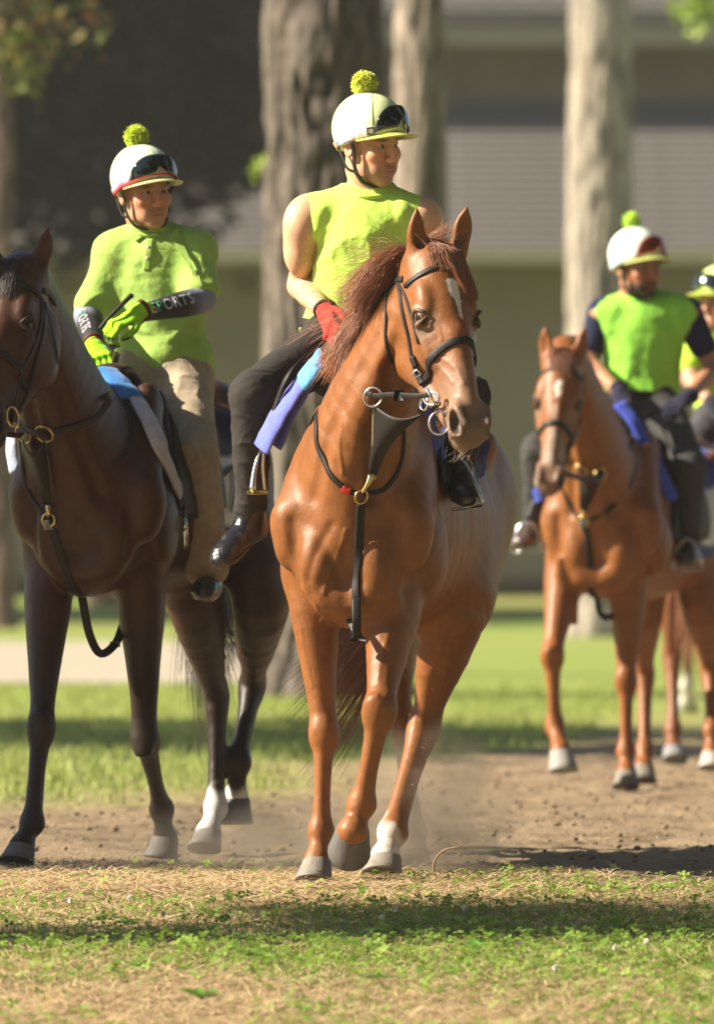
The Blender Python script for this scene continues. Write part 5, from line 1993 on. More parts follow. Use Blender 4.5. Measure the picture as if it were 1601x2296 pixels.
pl = P(1263, 792, 9.62)
right_spec = dict(
    name="chestnut_horse", label="out of focus chestnut horse with narrow white star on the dirt track", voxel=.010,
    O=(1.085, 10.15, 0), F=(-.20, -.98, 0), bend=.22,
    neck=[(V(1.10, 10.38, 1.20), .21, .27), (V(1.08, 10.24, 1.38), .18, .26), (V(1.04, 10.10, 1.56), .145, .22), (V(.985, 9.95, 1.72), .115, .18), (V(.94, 9.82, 1.85), .096, .15), (V(.915, 9.74, 1.92), .085, .105)],
    poll=pl, face=P(1226, 1112, 9.36) - pl, front=(-.10, -.99, 0), hs=1.02, lid=(.12, .06, .03),
    ears=[(P(1226, 800, 9.62), P(1222, 728, 9.60)), (P(1298, 798, 9.64), P(1312, 728, 9.62))], ear_open=[(-.4, -.85, -.1), (.6, -.7, -.1)],
    legs=[
        dict(fore=True, j=[P(1266, 1290, 10.30), P(1238, 1466, 10.08), P(1244, 1628, 10.12), P(1258, 1685, 10.02)], toe=V(.12, -1, -.45), hax=V(.08, -.25, -1), g=1.05, hh=.095, hcol=(.24, .23, .21)),
        dict(fore=True, j=[P(1408, 1345, 10.40), P(1404, 1522, 10.36), P(1404, 1686, 10.34), P(1405, 1734, 10.28)], toe=V(-.1, -1, 0), hax=V(-.03, -.4, -1), hcol=(.18, .16, .135)),
        dict(fore=False, hip=V(1.30, 11.45, 1.25), stifle=P(1440, 1345, 11.25), j=[P(1446, 1508, 11.5), P(1446, 1686, 11.32), P(1444, 1722, 11.25)], toe=V(-.1, -1, 0), hax=V(-.02, -.4, -1), hcol=(.18, .16, .135)),
        dict(fore=False, hip=V(1.58, 11.5, 1.25), stifle=P(1572, 1330, 11.35), j=[P(1592, 1500, 11.65), P(1596, 1640, 11.45), P(1596, 1690, 11.40)], toe=V(-.05, -1, -.2), hax=V(0, -.3, -1), hcol=(.36, .33, .30)),
    ],
    color=chestnut_color((.21, .075, .021), right_star, lambda c, v, loc: c, (.24, .14, .09)),
)
RGT = build_horse(right_spec)
MR0, MR1 = (.17, .05, .015), (.27, .09, .03)
face_hair(RGT, 500, (-.02, .03), (-.05, .05), (.06, .13), (-.06, .06), MR0, MR1)
mane_on(RGT, right_spec, "mane", 700, lambda t: [(.04, .01, .02), (.07, .02, -.06), (.08, .02, -.16)], MR0, MR1, (.2, 1), spread=.02, r0=.002)
tr = V(1.58, 11.95, 1.42)
lock(RGT, "tail", [tr, tr + V(0, .03, -.05)], lambda t: [(.0, .10, -.12), (.0, .12, -.45), (.02, .06, -.9)], 300, MR0, MR1, spread=.04, jitter=.02, r0=.004, clump=8)
RGT['ztop'] = ztop_fn(RGT)
RGT['rr'] = [P(1300, 1062, 9.9), P(1362, 1070, 9.9)]
RGT['rpath'] = [[P(1310, 960, 10.3)], [P(1392, 1000, 10.2), P(1420, 940, 10.5)]]
RGT['ring'] = P(1310, 1168, 10.05)
RGT['yoke'] = [[P(1395, 960, 10.4), P(1392, 1060, 10.2), P(1360, 1130, 10.1)], [P(1270, 1000, 10.2), P(1268, 1080, 10.1), P(1285, 1140, 10.1)]]
RGT['bstrap'] = [P(1314, 1200, 10.05), P(1322, 1260, 10.1), P(1332, 1310, 10.15), P(1338, 1345, 10.25)]
plain_tack(RGT, "the out of focus chestnut horse", [P(1430, 905, 10.75), P(1512, 905, 10.75)], white_keeper=True, strap_end=[P(1345, 1375, 10.3), P(1362, 1385, 10.35), P(1385, 1370, 10.4)])
saddle_up(RGT, "dark saddle under the rider in the lime vest", "blue and white saddle cloth on the out of focus chestnut", (.03, .05, .22), panel=(.62, .64, .64), drop=.42, seat_u=-.76, stir=(False, False))
tw = thing("saddle_towel", "royal blue towel along the saddle front on the out of focus chestnut", "towel", tuple(P(1400, 930, 10.5)))
roll("towel_strip", [P(1388, 905, 10.45), P(1425, 950, 10.40), P(1460, 1020, 10.38), P(1492, 1085, 10.38), P(1510, 1120, 10.40)], .062, .024, V(.4, -.85, .3), M['pad'], tw, (.05, .08, .42), taper=1.1)
roll("towel_strip", [P(1208, 1070, 10.6), P(1205, 1100, 10.6), P(1212, 1125, 10.6)], .05, .02, V(-.4, -.85, .3), M['pad'], tw, (.06, .10, .45))
w_r, w_l = P(1390, 880, 10.62), P(1540, 892, 10.62)
right_rider = build_rider(dict(
    label="bearded person in neon vest over navy tee riding the out of focus chestnut", seed=21, voxel=.008, cloth_voxel=.009,
    j=dict(head=P(1427, 600, 10.92), neck=P(1436, 668, 10.95), chest=P(1440, 760, 10.96), waist=P(1440, 845, 10.97), pelvis=P(1440, 908, 10.97),
           sr=P(1352, 706, 10.95), er=P(1318, 815, 10.95), wr=w_r, sl=P(1540, 704, 10.95), el=P(1602, 826, 10.98), wl=w_l,
           hr=P(1400, 918, 10.94), kr=P(1208, 1010, 10.62), ar=P(1200, 1172, 10.72), tr=P(1168, 1218, 10.55),
           hl=P(1480, 918, 10.94), kl=P(1545, 1045, 10.60), al=P(1542, 1225, 10.70), tl=P(1540, 1262, 10.52)),
    look=(38, -4, -2), hs=1.12, skin=(.36, .17, .095), beard=.95, gaze=.2,
    shirt=dict(color=(.30, .70, .08), sleeve=.03, puff=.024, fold=.012, freq=(8, 8, 3), hem=.25),
    trousers=dict(color=(.045, .045, .045), cuff=.06, puff=.016, fold=.005, belt=True), boot=(.06, .045, .035),
    gr=(V(.1, -.6, -.5), V(.2, .3, -.9), V(.5, -.5, .4), (.012, .012, .035), .8), gl=(P(1510, 912, 10.55) - w_l, V(-.3, .2, -.9), V(-.4, -.7, .4), (.012, .012, .035), .85), cuff=(.012, .012, .03),
    helmet=dict(label="white helmet with mirrored red goggles worn by the rider in the neon vest", goggle_label="mirrored red goggles on the neon vest rider's helmet",
                paint=lambda a, t: np.tile(V(.68, .76, .66), (len(a), 1)), brim=(.60, .66, .20), wool=(.6, .86, .12), lens='lens_red', lens_a=(-.75, .95), wool_n=500,
                strap_paint=lambda a, k: np.tile(V(.5, .56, .6), (len(a), 1)), strap_w=.026),
))
# navy tee sleeves under the vest
for q in 'lr':
    Jr = right_rider['J']
    S0, E = Jr['s' + q], Jr['e' + q]
    b = Body(.009)
    X = S0 * .42 + E * .58
    b.tube([(S0 + V(0, 0, .015), .070, .072), (S0 * .6 + X * .4, .068, .070), (X, .062, .064)], V(0, 1, 0), k=.03, n=3)
    v, f = b.mesh()
    obj("tee_sleeve", vsmooth(v, f, 1), f, M['cloth'], right_rider['root'], col=np.tile(V(.012, .016, .05), (len(v), 1)))
sdl = [o for o in bpy.data.objects if o.get('label') == "dark saddle under the rider in the lime vest"][0]
for x, y, d in ((1181, 1168, 10.62), (1541, 1208, 10.60)):
    stirrup(P(x, y, d) + UP * .0, sdl, V(0, -1, 0), hgt=.14, wid=.068)
strap("stirrup_leather", [P(1228, 1020, 10.75), P(1205, 1100, 10.64), P(1183, 1165, 10.62)], .026, .006, V(-.5, -.8, .1), M['leather'], sdl)
strap("stirrup_leather", [P(1500, 1020, 10.62), P(1525, 1120, 10.58), P(1541, 1205, 10.60)], .026, .006, V(.5, -.8, .1), M['leather'], sdl)

# far right: another rider, mostly beyond the frame
pl = P(1640, 820, 12.2)
far_spec = dict(
    name="brown_horse", label="brown horse half hidden behind the out of focus chestnut's quarters", voxel=.012,
    O=(1.98, 12.6, 0), F=(.20, -.98, 0), bend=0,
    neck=[(V(1.96, 12.85, 1.20), .21, .27), (V(1.99, 12.7, 1.38), .18, .26), (V(2.02, 12.56, 1.56), .145, .22), (V(2.05, 12.42, 1.72), .115, .18), (V(2.08, 12.3, 1.86), .095, .15), (V(2.09, 12.2, 1.95), .085, .105)],
    poll=V(2.10, 12.15, 1.96), face=V(.10, -.3, -.6), front=(.3, -.95, 0), hs=1.0, lid=(.05, .03, .02),
    ears=[(V(2.04, 12.15, 1.98), V(2.03, 12.14, 2.13)), (V(2.15, 12.15, 1.98), V(2.17, 12.14, 2.13))], ear_open=[(-.3, -.9, 0), (.3, -.9, 0)],
    legs=[dict(fore=True, j=[V(1.83, 12.85, .95), V(1.82, 12.7, .50), V(1.82, 12.72, .17), V(1.82, 12.66, .08)], hcol=(.2, .2, .2)),
          dict(fore=True, j=[V(2.16, 12.85, .95), V(2.17, 12.95, .50), V(2.17, 13.0, .17), V(2.17, 12.95, .08)], hcol=(.2, .2, .2)),
          dict(fore=False, hip=V(1.55, 13.9, 1.25), stifle=V(1.55, 13.7, .95), j=[V(1.54, 14.0, .54), V(1.54, 13.85, .17), V(1.54, 13.8, .08)], hcol=(.2, .2, .2)),
          dict(fore=False, hip=V(1.82, 13.95, 1.25), stifle=V(1.84, 13.8, .95), j=[V(1.84, 14.1, .54), V(1.84, 14.1, .17), V(1.84, 14.05, .08)], hcol=(.2, .2, .2))],
    color=chestnut_color((.17, .06, .022), no_star, lambda c, v, loc: c, (.12, .07, .05)),
)
FAR = build_horse(far_spec)
FAR['ztop'] = ztop_fn(FAR)
saddle_up(FAR, "brown saddle under the rider seen side on", "dark blue saddle cloth on the half hidden brown horse", (.03, .05, .2), drop=.4, seat_u=-.72)
mane_on(FAR, far_spec, "mane", 300, lambda t: [(.04, .01, .02), (.07, .02, -.06), (.08, .02, -.16)], (.06, .025, .012), (.1, .04, .02), (.2, 1), spread=.02, r0=.003)
far_rider = build_rider(dict(
    label="person in lime shirt and cap looking left behind the vest rider's arm", seed=31, voxel=.010, cloth_voxel=.010,
    j=dict(head=P(1617, 678, 13.3), neck=P(1628, 742, 13.35), chest=P(1632, 820, 13.35), waist=P(1634, 890, 13.35), pelvis=P(1634, 945, 13.35),
           sr=P(1560, 760, 13.3), er=P(1550, 850, 13.2), wr=P(1600, 910, 13.0), sl=P(1705, 760, 13.35), el=P(1720, 850, 13.2), wl=P(1670, 910, 13.0),
           hr=P(1600, 950, 13.3), kr=P(1540, 1030, 12.9), ar=P(1545, 1180, 13.0), tr=P(1540, 1215, 12.85),
           hl=P(1670, 950, 13.3), kl=P(1750, 1030, 12.9), al=P(1745, 1180, 13.0), tl=P(1750, 1215, 12.85)),
    look=(-42, -4, 0), hs=1.1, skin=(.46, .25, .15), beard=.2,
    shirt=dict(color=(.50, .80, .06), sleeve=.6, puff=.024, fold=.01, hem=.1), trousers=dict(color=(.05, .05, .06), puff=.014), boot=(.03, .02, .02),
    gr=(V(.3, -.5, -.5), V(.2, .3, -.9), V(.5, -.5, .4), (.02, .02, .03), .8), gl=(V(-.3, -.5, -.5), V(-.2, .3, -.9), V(-.5, -.5, .4), (.02, .02, .03), .8),
    helmet=dict(label="lime cap helmet turned left at the edge of the group", goggle_label="dark goggles on the lime helmet that is turned left", paint=lambda a, t: np.tile(V(.62, .80, .25), (len(a), 1)), brim=(.60, .72, .12), wool=(.5, .75, .03), wool_n=400,
                strap_paint=lambda a, k: np.tile(V(.05, .05, .05), (len(a), 1))),
))
# the horse walking away whose tail shows between the legs
tail_spec = dict(
    name="brown_horse", label="distant brown horse walking away, dark tail and one white hind sock", voxel=.012,
    O=(2.55, 26.4, 0), F=(.28, .96, 0), bend=0,
    neck=[(V(2.5, 26.2, 1.20), .21, .27), (V(2.53, 26.35, 1.38), .18, .26), (V(2.57, 26.5, 1.54), .145, .22), (V(2.6, 26.65, 1.66), .115, .18), (V(2.63, 26.78, 1.74), .095, .15), (V(2.66, 26.9, 1.78), .085, .105)],
    poll=V(2.67, 26.95, 1.80), face=V(.16, .5, -.35), front=(.25, .95, 0.3), hs=1.0, lid=(.05, .03, .02),
    ears=[(V(2.61, 26.92, 1.82), V(2.60, 26.9, 1.96)), (V(2.73, 26.9, 1.82), V(2.75, 26.9, 1.96))], ear_open=[(.3, .9, 0), (.3, .9, 0)],
    legs=[dict(fore=True, j=[V(2.33, 26.2, .95), V(2.33, 26.3, .50), V(2.33, 26.3, .17), V(2.33, 26.36, .08)], hcol=(.2, .2, .2)),
          dict(fore=True, j=[V(2.66, 26.1, .95), V(2.67, 26.1, .50), V(2.67, 26.05, .17), V(2.67, 26.1, .08)], hcol=(.2, .2, .2)),
          dict(fore=False, hip=V(2.03, 25.0, 1.25), stifle=V(2.02, 25.2, .95), j=[V(2.02, 24.95, .54), V(2.02, 25.05, .17), V(2.02, 25.1, .08)], hcol=(.4, .4, .38)),
          dict(fore=False, hip=V(2.30, 24.95, 1.25), stifle=V(2.32, 25.1, .95), j=[V(2.32, 24.8, .54), V(2.32, 24.85, .17), V(2.32, 24.9, .08)], hcol=(.2, .2, .2))],
    color=chestnut_color((.11, .045, .022), no_star, lambda c, v, loc: mix(c, (.6, .57, .52), (1 - sstep(.2, .28, v[:, 2])) * (v[:, 0] < 2.17) * (v[:, 1] < 25.6)), (.1, .06, .05)),
)
TLH = build_horse(tail_spec)
tr = V(2.13, 24.72, 1.44)
lock(TLH, "tail", [tr, tr + V(0, -.03, -.05)], lambda t: [(.0, -.08, -.12), (.0, -.10, -.5), (.03, -.06, -1.15)], 450, (.06, .03, .02), (.10, .06, .045), spread=.07, jitter=.03, r0=.005, clump=9)

# ------------------------------------------------------------------ the setting
def spaced(a, b, c, d, fine, grow=1.22):
    """coordinates a..d, fine between b and c, growing outside"""
    m = list(np.arange(b, c, fine))
    x, st = c, fine
    while x < d:
        m.append(x)
        st *= grow
        x += st
    m.append(d)
    x, st, lo = b, fine, []
    while x > a:
        st *= grow
        x -= st
        lo.append(max(x, a))
    return np.unique(np.array(lo[::-1] + m))


def slope(y):
    """the turf falls gently towards the lens"""
    return -.042 * np.maximum(0, -(np.asarray(y, float) + .5))


def zone(x, y):
    """dirt 0..1 and green 0..1 of the ground at (x, y)"""
    p = np.stack([x, y, np.zeros_like(x)], 1)
    w = noise(p, (.55, .55, 1), 4) * .9 + noise(p, (1.9, 1.9, 1), 6) * .35
    dirt = sstep(-.6, 1.8, y + w * 1.7) * (1 - sstep(-2.5, 2.5, y + w * 2.6 - (13.5 + 3.2 * np.clip(x, -2.5, 3) + 2.2 * np.clip(x, 0, 3) ** 2)))
    g = .30 + .50 * noise(p, (.9, .6, 1), 12) + .42 * noise(p, (2.7, 2.0, 1), 14) + .22 * np.clip(x, -1.3, 1.3) + np.where(y < -1.2, .06, -.02) - .30 * sstep(-1.8, -.2, y)
    g = np.where(y > 5, .8 + .35 * noise(p, (.25, .14, 1), 16), g)
    return dirt, np.clip(g, 0, 1) * (1 - dirt)


xs = spaced(-150, -2.2, 3.4, 150, .036)
ys = spaced(-40, -8.8, 17, 260, .045, 1.10)
GX, GY = np.meshgrid(xs, ys)
gx, gy = GX.ravel(), GY.ravel()
pp = np.stack([gx, gy, np.zeros_like(gx)], 1)
dirt, green = zone(gx, gy)
near = (1 - sstep(14, 24, gy)) * (1 - sstep(4, 7, np.abs(gx)))
lump = noise(pp, (2.6, 1.8, 1), 11) * .014 + noise(pp, (7, 5, 1), 1) * .014 + noise(pp, (19, 15, 1), 2) * .008 + np.maximum(0, noise(pp, (33, 26, 1), 5)) * .007
gz = near * ((lump - .018) * dirt + (noise(pp, (5, 5, 1), 3) * .012 + noise(pp, (17, 17, 1), 7) * .006 - .012) * (1 - dirt))
soil = np.array((.25, .175, .105))
straw = np.array((.38, .28, .155))
grassc = np.array((.15, .20, .045))
gc = mix(np.tile(straw, (len(gx), 1)), soil, .5 + .5 * noise(pp, (3, 3, 1), 9))
gc = mix(gc, np.array((.225, .168, .108)), dirt)
gc = mix(gc, soil * .55, .6 * dirt * sstep(.1, .7, noise(pp, (3.2, 2.4, 1), 21)))
gc = mix(gc, grassc, np.where(gy > 5, green * .95, green * .55))
farg = sstep(16, 26, gy)
gc = mix(gc, np.array((.20, .27, .055)), farg * .75)
gc = mix(gc, np.array((.30, .25, .10)), farg * .5 * sstep(.2, .7, noise(pp, (.22, .10, 1), 31)))
nx = len(xs)
ii = np.arange(len(xs) - 1)[None, :] + nx * np.arange(len(ys) - 1)[:, None]
gf = np.stack([ii, ii + 1, ii + nx + 1, ii + nx], -1).reshape(-1, 4)
M['ground'] = make_mat("earth_and_turf", attr=True, rough=.95, spec=.1, var=.30, var_scale=26, bump=.8, bump_scale=70, bump2=.5, bump2_scale=16)
tag(obj("ground", np.stack([gx, gy, gz + slope(gy)], 1), gf, M['ground'], col=np.clip(gc, 0, 1)), kind="structure")

# pale path crossing behind, with an uneven edge
px = np.linspace(-40, .9, 160)
mid = 43.5 + .10 * px
M['path'] = make_mat("pale_path", (.36, .315, .245), rough=.95, spec=.1, var=.15, var_scale=3, bump=.4, bump_scale=40)
pv = np.concatenate([np.stack([px, mid - 8.5 + np.sin(px * 1.3) * .3 + np.clip(px + 1, 0, 4) * 3.6, np.full_like(px, .006)], 1), np.stack([px, mid + 6.5 + np.sin(px * .9) * .4 + 6 - np.clip(px + 1, 0, 4) * 1.2, np.full_like(px, .006)], 1)])
n = len(px)
tag(obj("path", pv, np.stack([np.arange(n - 1), np.arange(1, n), n + np.arange(1, n), n + np.arange(n - 1)], 1), M['path']), kind="structure")


# ---- grass, straw, clover
def blades(n, area, h0, h1, w, seed, mask, lean=.5, c0=(.12, .22, .03), c1=(.24, .33, .05), name="grass", flat=False, segs=3):
    r = np.random.default_rng(seed)
    x, y = r.uniform(area[0], area[1], n), r.uniform(area[2], area[3], n)
    k = mask(x, y, r)
    x, y = x[k], y[k]
    n = len(x)
    p = np.stack([x, y, slope(y)], 1)
    a = r.uniform(0, 2 * pi, n)
    hgt = r.uniform(h0, h1, n)
    d = np.stack([np.cos(a), np.sin(a), np.zeros(n)], 1)
    sd = np.stack([-np.sin(a + r.normal(0, .5, n)), np.cos(a), np.zeros(n)], 1)
    ln = r.uniform(.1, 1, n) * lean
    rows = []
    for j in range(segs + 1):
        t = j / segs
        if flat:
            c = p + d * (hgt * (t - .5))[:, None] + np.array([0, 0, 1]) * (.004 + .012 * r.uniform(0, 1, n)[:, None] * (1 - (2 * t - 1) ** 2) * r.uniform(-.2, 1, n)[:, None] + (ln * t * hgt * .5)[:, None])
            ww = w * (1 - .5 * t)
        else:
            c = p + d * (hgt * ln * t * t)[:, None] + np.array([0, 0, 1]) * (hgt * t * (1 - .35 * ln * t))[:, None] - np.array([0, 0, .012])
            ww = w * (1 - t) ** .7
        rows.append(c - sd * ww / 2)
        rows.append(c + sd * ww / 2)
    v = np.stack(rows, 1).reshape(-1, 3)
    base = np.arange(n)[:, None] * (2 * segs + 2)
    q = np.array([[2 * j, 2 * j + 1, 2 * j + 3, 2 * j + 2] for j in range(segs)])
    f = (base[:, None] + q[None]).reshape(-1, 4)
    u = r.uniform(0, 1, n)
    col = np.repeat(np.asarray(c0) * (1 - u[:, None]) + np.asarray(c1) * u[:, None], 2 * segs + 2, 0) * np.repeat(r.uniform(.75, 1.2, n), 2 * segs + 2)[:, None]
    return v, f, col


M['leaf'] = make_mat("grass_leaf", attr=True, rough=.55, spec=.3, trans=.35)
M['straw'] = make_mat("dry_straw", attr=True, rough=.7, spec=.25)
AR = (-1.9, 1.9, -6.0, 1.6)
gmask = lambda x, y, r: (lambda z: (z[1] * 1.3 + .03 > r.uniform(0, 1, len(x))) & (z[0] < .6) & (np.abs(x) < .7 + 1.2 * (y + 30) / 30))(zone(x, y))
v, f, c = blades(46000, AR, .018, .055, .0052, 1, gmask, 1.0, (.14, .25, .035), (.34, .42, .085))
tag(obj("grass", v, f, M['leaf'], col=c, smooth=False), "short green grass growing among dry straw in the foreground", "grass", kind="stuff")
smask = lambda x, y, r: (lambda z: (1.05 - z[1] * .8 > r.uniform(0, 1, len(x))) & (z[0] < .75) & (np.abs(x) < .7 + 1.2 * (y + 30) / 30))(zone(x, y))
v, f, c = blades(56000, AR, .06, .20, .0042, 2, smask, .3, (.40, .27, .14), (.66, .52, .30), flat=True)
tag(obj("straw", v, f, M['straw'], col=c, smooth=False), "dry pine needles and straw scattered over the foreground turf", "straw", kind="stuff")


def clover(n, seed):
    r = np.random.default_rng(seed)
    x, y = r.uniform(AR[0], AR[1], n), r.uniform(AR[2], AR[3], n)
    k = gmask(x, y, r)
    x, y = x[k], y[k]
    n = len(x)
    hh = r.uniform(.012, .045, n)
    rad = r.uniform(.007, .014, n)
    a0 = r.uniform(0, 2 * pi, n)
    tx, ty = r.normal(0, .35, n), r.normal(-.1, .35, n)
    vs, fs = [], []
    for j in range(3):
        a = a0 + j * 2.094
        e = np.stack([np.cos(a), np.sin(a)], 1)
        s = np.stack([-np.sin(a), np.cos(a)], 1)
        c = np.stack([x, y], 1)
        pts = []
        for ra, sa in ((.05, 0), (.7, .55), (1.25, .35), (1.25, -.35), (.7, -.55)):
            q = c + e * (rad * ra)[:, None] + s * (rad * sa)[:, None]
            z = slope(y) + hh + (q[:, 0] - x) * tx + (q[:, 1] - y) * ty + rad * .25 * abs(sa)
            pts.append(np.column_stack([q, z]))
        vs.append(np.stack(pts, 1))
    v = np.stack(vs, 1).reshape(-1, 3)
    f = np.arange(len(v)).reshape(-1, 5)
    u = r.uniform(0, 1, n)
    col = np.repeat(np.array((.13, .26, .035)) * (1 - u[:, None]) + np.array((.30, .42, .08)) * u[:, None], 15, 0)
    return v, f, col


v, f, c = clover(24000, 5)
tag(obj("clover", v, f, M['leaf'], col=c, smooth=False), "low clover leaves spread in patches over the foreground turf", "clover", kind="stuff")
m2 = lambda x, y, r: (lambda z: (z[1] * 1.1 > r.uniform(0, 1, len(x))) & (z[0] < .5) & (y < 34) & (np.abs(x) < 1.0 + 1.35 * (y + 30) / 30))(zone(x, y))
v, f, c = blades(60000, (-4.2, 4.6, 6, 36), .03, .085, .010, 6, m2, .8, (.20, .27, .055), (.38, .41, .11), segs=2)
tag(obj("grass", v, f, M['leaf'], col=c, smooth=False), "taller sunlit grass between the dirt track and the pale path", "grass", kind="stuff")
dm = lambda x, y, r: (lambda z: (z[0] > .3) & (r.uniform(0, 1, len(x)) < .35 + .6 * sstep(8, 14, y) + .5 * (1 - sstep(.8, 1.8, y))))(zone(x, y))
v, f, c = blades(12000, (-2, 3.6, -.2, 15.5), .04, .13, .0035, 9, dm, .2, (.34, .24, .13), (.56, .44, .26), flat=True)
tag(obj("straw", v, f, M['straw'], col=c, smooth=False), "loose straw trodden into the brown dirt track", "straw", kind="stuff")

# clods on the track
r = np.random.default_rng(12)
vs, n0 = [], 0
fs = []
ico_v, ico_f = uv_sphere((0, 0, 0), 1, 4, 6)
ico_t = []
for q in ico_f:
    ico_t += [q] if len(q) == 3 else [(q[0], q[1], q[2]), (q[0], q[2], q[3])]
ico_t = np.array(ico_t)
for k in range(1500):
    x, y = r.uniform(-2, 3.4), r.uniform(.4, 13)
    s = .003 + .012 * r.uniform() ** 3
    w = ico_v * s * r.uniform(.6, 1.3, (len(ico_v), 1)) * V(1.2, 1, .7) + V(x, y, -.004)
    vs.append(w)
    fs.append(ico_t + n0)
    n0 += len(w)
vs, fs = np.concatenate(vs), np.concatenate(fs)
tag(obj("dirt_clods", vs, fs, M['ground'], col=np.tile(V(.20, .148, .095), (len(vs), 1)), smooth=False), "crumbled clods of dry earth on the dirt track", "dirt", kind="stuff")


# ---- weeds, clover flowers, twig
def weed(x, y, nleaf, ln, wd, seed, label, col=(.13, .27, .04)):
    r = np.random.default_rng(seed)
    z0 = float(slope(y))
    w = thing("weed", label, "weed", (x, y, z0), "broad leaved weeds in the foreground")
    for k in range(nleaf):
        a = 2 * pi * k / nleaf + r.uniform(-.4, .4)
        el = r.uniform(.25, .9)
        l = ln * r.uniform(.65, 1.1)
        d = V(cos(a), sin(a), 0)
        s = V(-sin(a), cos(a), 0)
        vv, ff = [], []
        for j in range(7):
            t = j / 6
            c = V(x, y, z0) + d * l * t * cos(el * (1 - .5 * t)) + UP * (l * sin(el) * t * (1 - .55 * t) + .004)
            ww = wd * sin(pi * min(.97, t * .9 + .08)) ** .8 * (1 + .12 * (-1) ** j)
            vv += [c - s * ww + UP * ww * .35, c, c + s * ww + UP * ww * .35]
        for j in range(6):
            ff += [(j * 3, j * 3 + 1, j * 3 + 4, j * 3 + 3), (j * 3 + 1, j * 3 + 2, j * 3 + 5, j * 3 + 4)]
        obj("leaf", np.array(vv), ff, M['leaf'], w, col=np.tile(np.array(col) * r.uniform(.8, 1.25), (len(vv), 1)))


def gp(px_, py_):
    """ground point seen at (px, py) of the 1601 px print"""
    k = (py_ - 1148.0) / 20172.0
    d = CAM_H / k - DIST
    if d < -.5:
        d = (CAM_H - DIST * k - .042 * .5) / (k + .042)
    return P(px_, py_, d)


for i, (wx, wy, nl, ln, wd, lab) in enumerate((
        (283, 2078, 11, .055, .010, "small leafy weed with a white flower head beside it on the shaded edge"), (1065, 2133, 7, .075, .017, "broad leaved weed alone in the clover right of the lifted hoof"),
        (300, 2175, 7, .085, .012, "pointed leafed weed rising from the straw under the bay horse"), (565, 2150, 8, .080, .012, "tall narrow leafed weed beside the bare soil patch"),
        (450, 2245, 8, .085, .014, "large ragged weed in the straw at the lower edge"), (1560, 2095, 7, .070, .014, "dark leaved weed at the right hand end of the trunk shadow"),
        (850, 2200, 6, .055, .016, "pale round leaved weed in the middle of the clover"))):
    g = gp(wx, wy)
    weed(g[0], g[1], nl, ln, wd, 40 + i, lab)
for i, (wx, wy) in enumerate(((158, 2052), (291, 2046), (857, 2090), (366, 2083), (888, 2072), (1245, 2206), (1450, 2146), (1380, 2160), (1041, 2068))):
    g = gp(wx, wy)
    fl = thing("clover_flower", "white clover flower head standing above the turf", "flower", tuple(g), "white clover flowers in the foreground turf")
    hz = .045
    n = 60
    d = RNG.normal(size=(n, 3)); d /= np.linalg.norm(d, axis=1)[:, None]
    tt = np.linspace(0.2, 1, 3)[None, :, None]
    v, f = strands(g + V(0, 0, hz) + d[:, None, :] * .010 * tt, .0016, .0008)
    obj("flower_head", v, f, M['straw'], fl, col=np.tile(V(.72, .70, .60), (len(v), 1)))
    v, f = sweep(catmull([g, g + V(.004, 0, hz * .5), g + V(0, 0, hz)], 3), .0012, .0012, m=5)
    obj("stem", v, f, M['leaf'], fl, col=np.tile(V(.15, .25, .05), (len(v), 1)))
g0 = gp(978, 1972)
tw_ = catmull([P(978, 1972, g0[1]), P(972, 1945, g0[1]), P(980, 1922, g0[1]), P(998, 1906, g0[1] - .02), P(1020, 1902, g0[1] - .03), P(1036, 1898, g0[1] - .03)], 6)
v, f = sweep(tw_, np.linspace(.0045, .0025, len(tw_)), np.linspace(.0045, .0025, len(tw_)), m=7)
tag(obj("twig", v, f, M['straw'], None, col=np.tile(V(.22, .15, .09), (len(v), 1))), "thin bent dry twig arching up from the track edge", "twig")

# ------------------------------------------------------------------ trees
M['bark'] = make_mat("pine_bark", attr=True, rough=.95, spec=.1, var=.35, var_scale=14, bump=.7, bump_scale=60)
M['foliage'] = make_mat("foliage", attr=True, rough=.6, spec=.25, trans=.25)


def bark_trunk(x, y, r, h, seed, col, plate=1.0, lean=(0, 0), flare=.35, nu=110, nv=150):
    a = np.linspace(0, 2 * pi, nu, endpoint=False)
    z = np.linspace(-.1, h, nv)
    A, Z = np.meshgrid(a, z)
    A, Z = A.ravel(), Z.ravel()
    rr = r * (1 - .35 * np.clip(Z / 14, 0, 1)) + r * flare * np.exp(-np.clip(Z, 0, 99) / .35)
    q = np.stack([np.cos(A) * r * 7.5, np.sin(A) * r * 7.5, Z * 2.1], 1)
    n1 = noise(q, 1.0, seed) * .6 + noise(q, 2.3, seed + 1) * .4
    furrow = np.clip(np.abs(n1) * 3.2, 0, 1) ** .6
    n2 = noise(q, 6, seed + 2)
    rr = rr + plate * (.062 * (furrow - .6) + .012 * n2) * (r / .4) ** .5 + .03 * r * noise(q * .2, 1, seed + 5)
    v = np.stack([x + lean[0] * Z + rr * np.cos(A), y + lean[1] * Z + rr * np.sin(A), Z], 1)
    i = np.arange(nu)[None, :] + nu * np.arange(nv - 1)[:, None]
    j = (np.arange(nu) + 1)[None, :] % nu + nu * np.arange(nv - 1)[:, None]
    f = np.stack([i, j, j + nu, i + nu], -1).reshape(-1, 4)
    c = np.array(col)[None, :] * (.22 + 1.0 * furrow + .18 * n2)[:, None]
    c = mix(c, np.array(col) * V(1.25, 1.2, 1.1), .5 * sstep(.2, .8, noise(q, .6, seed + 8)))
    return v, f, np.clip(c, .01, 1)


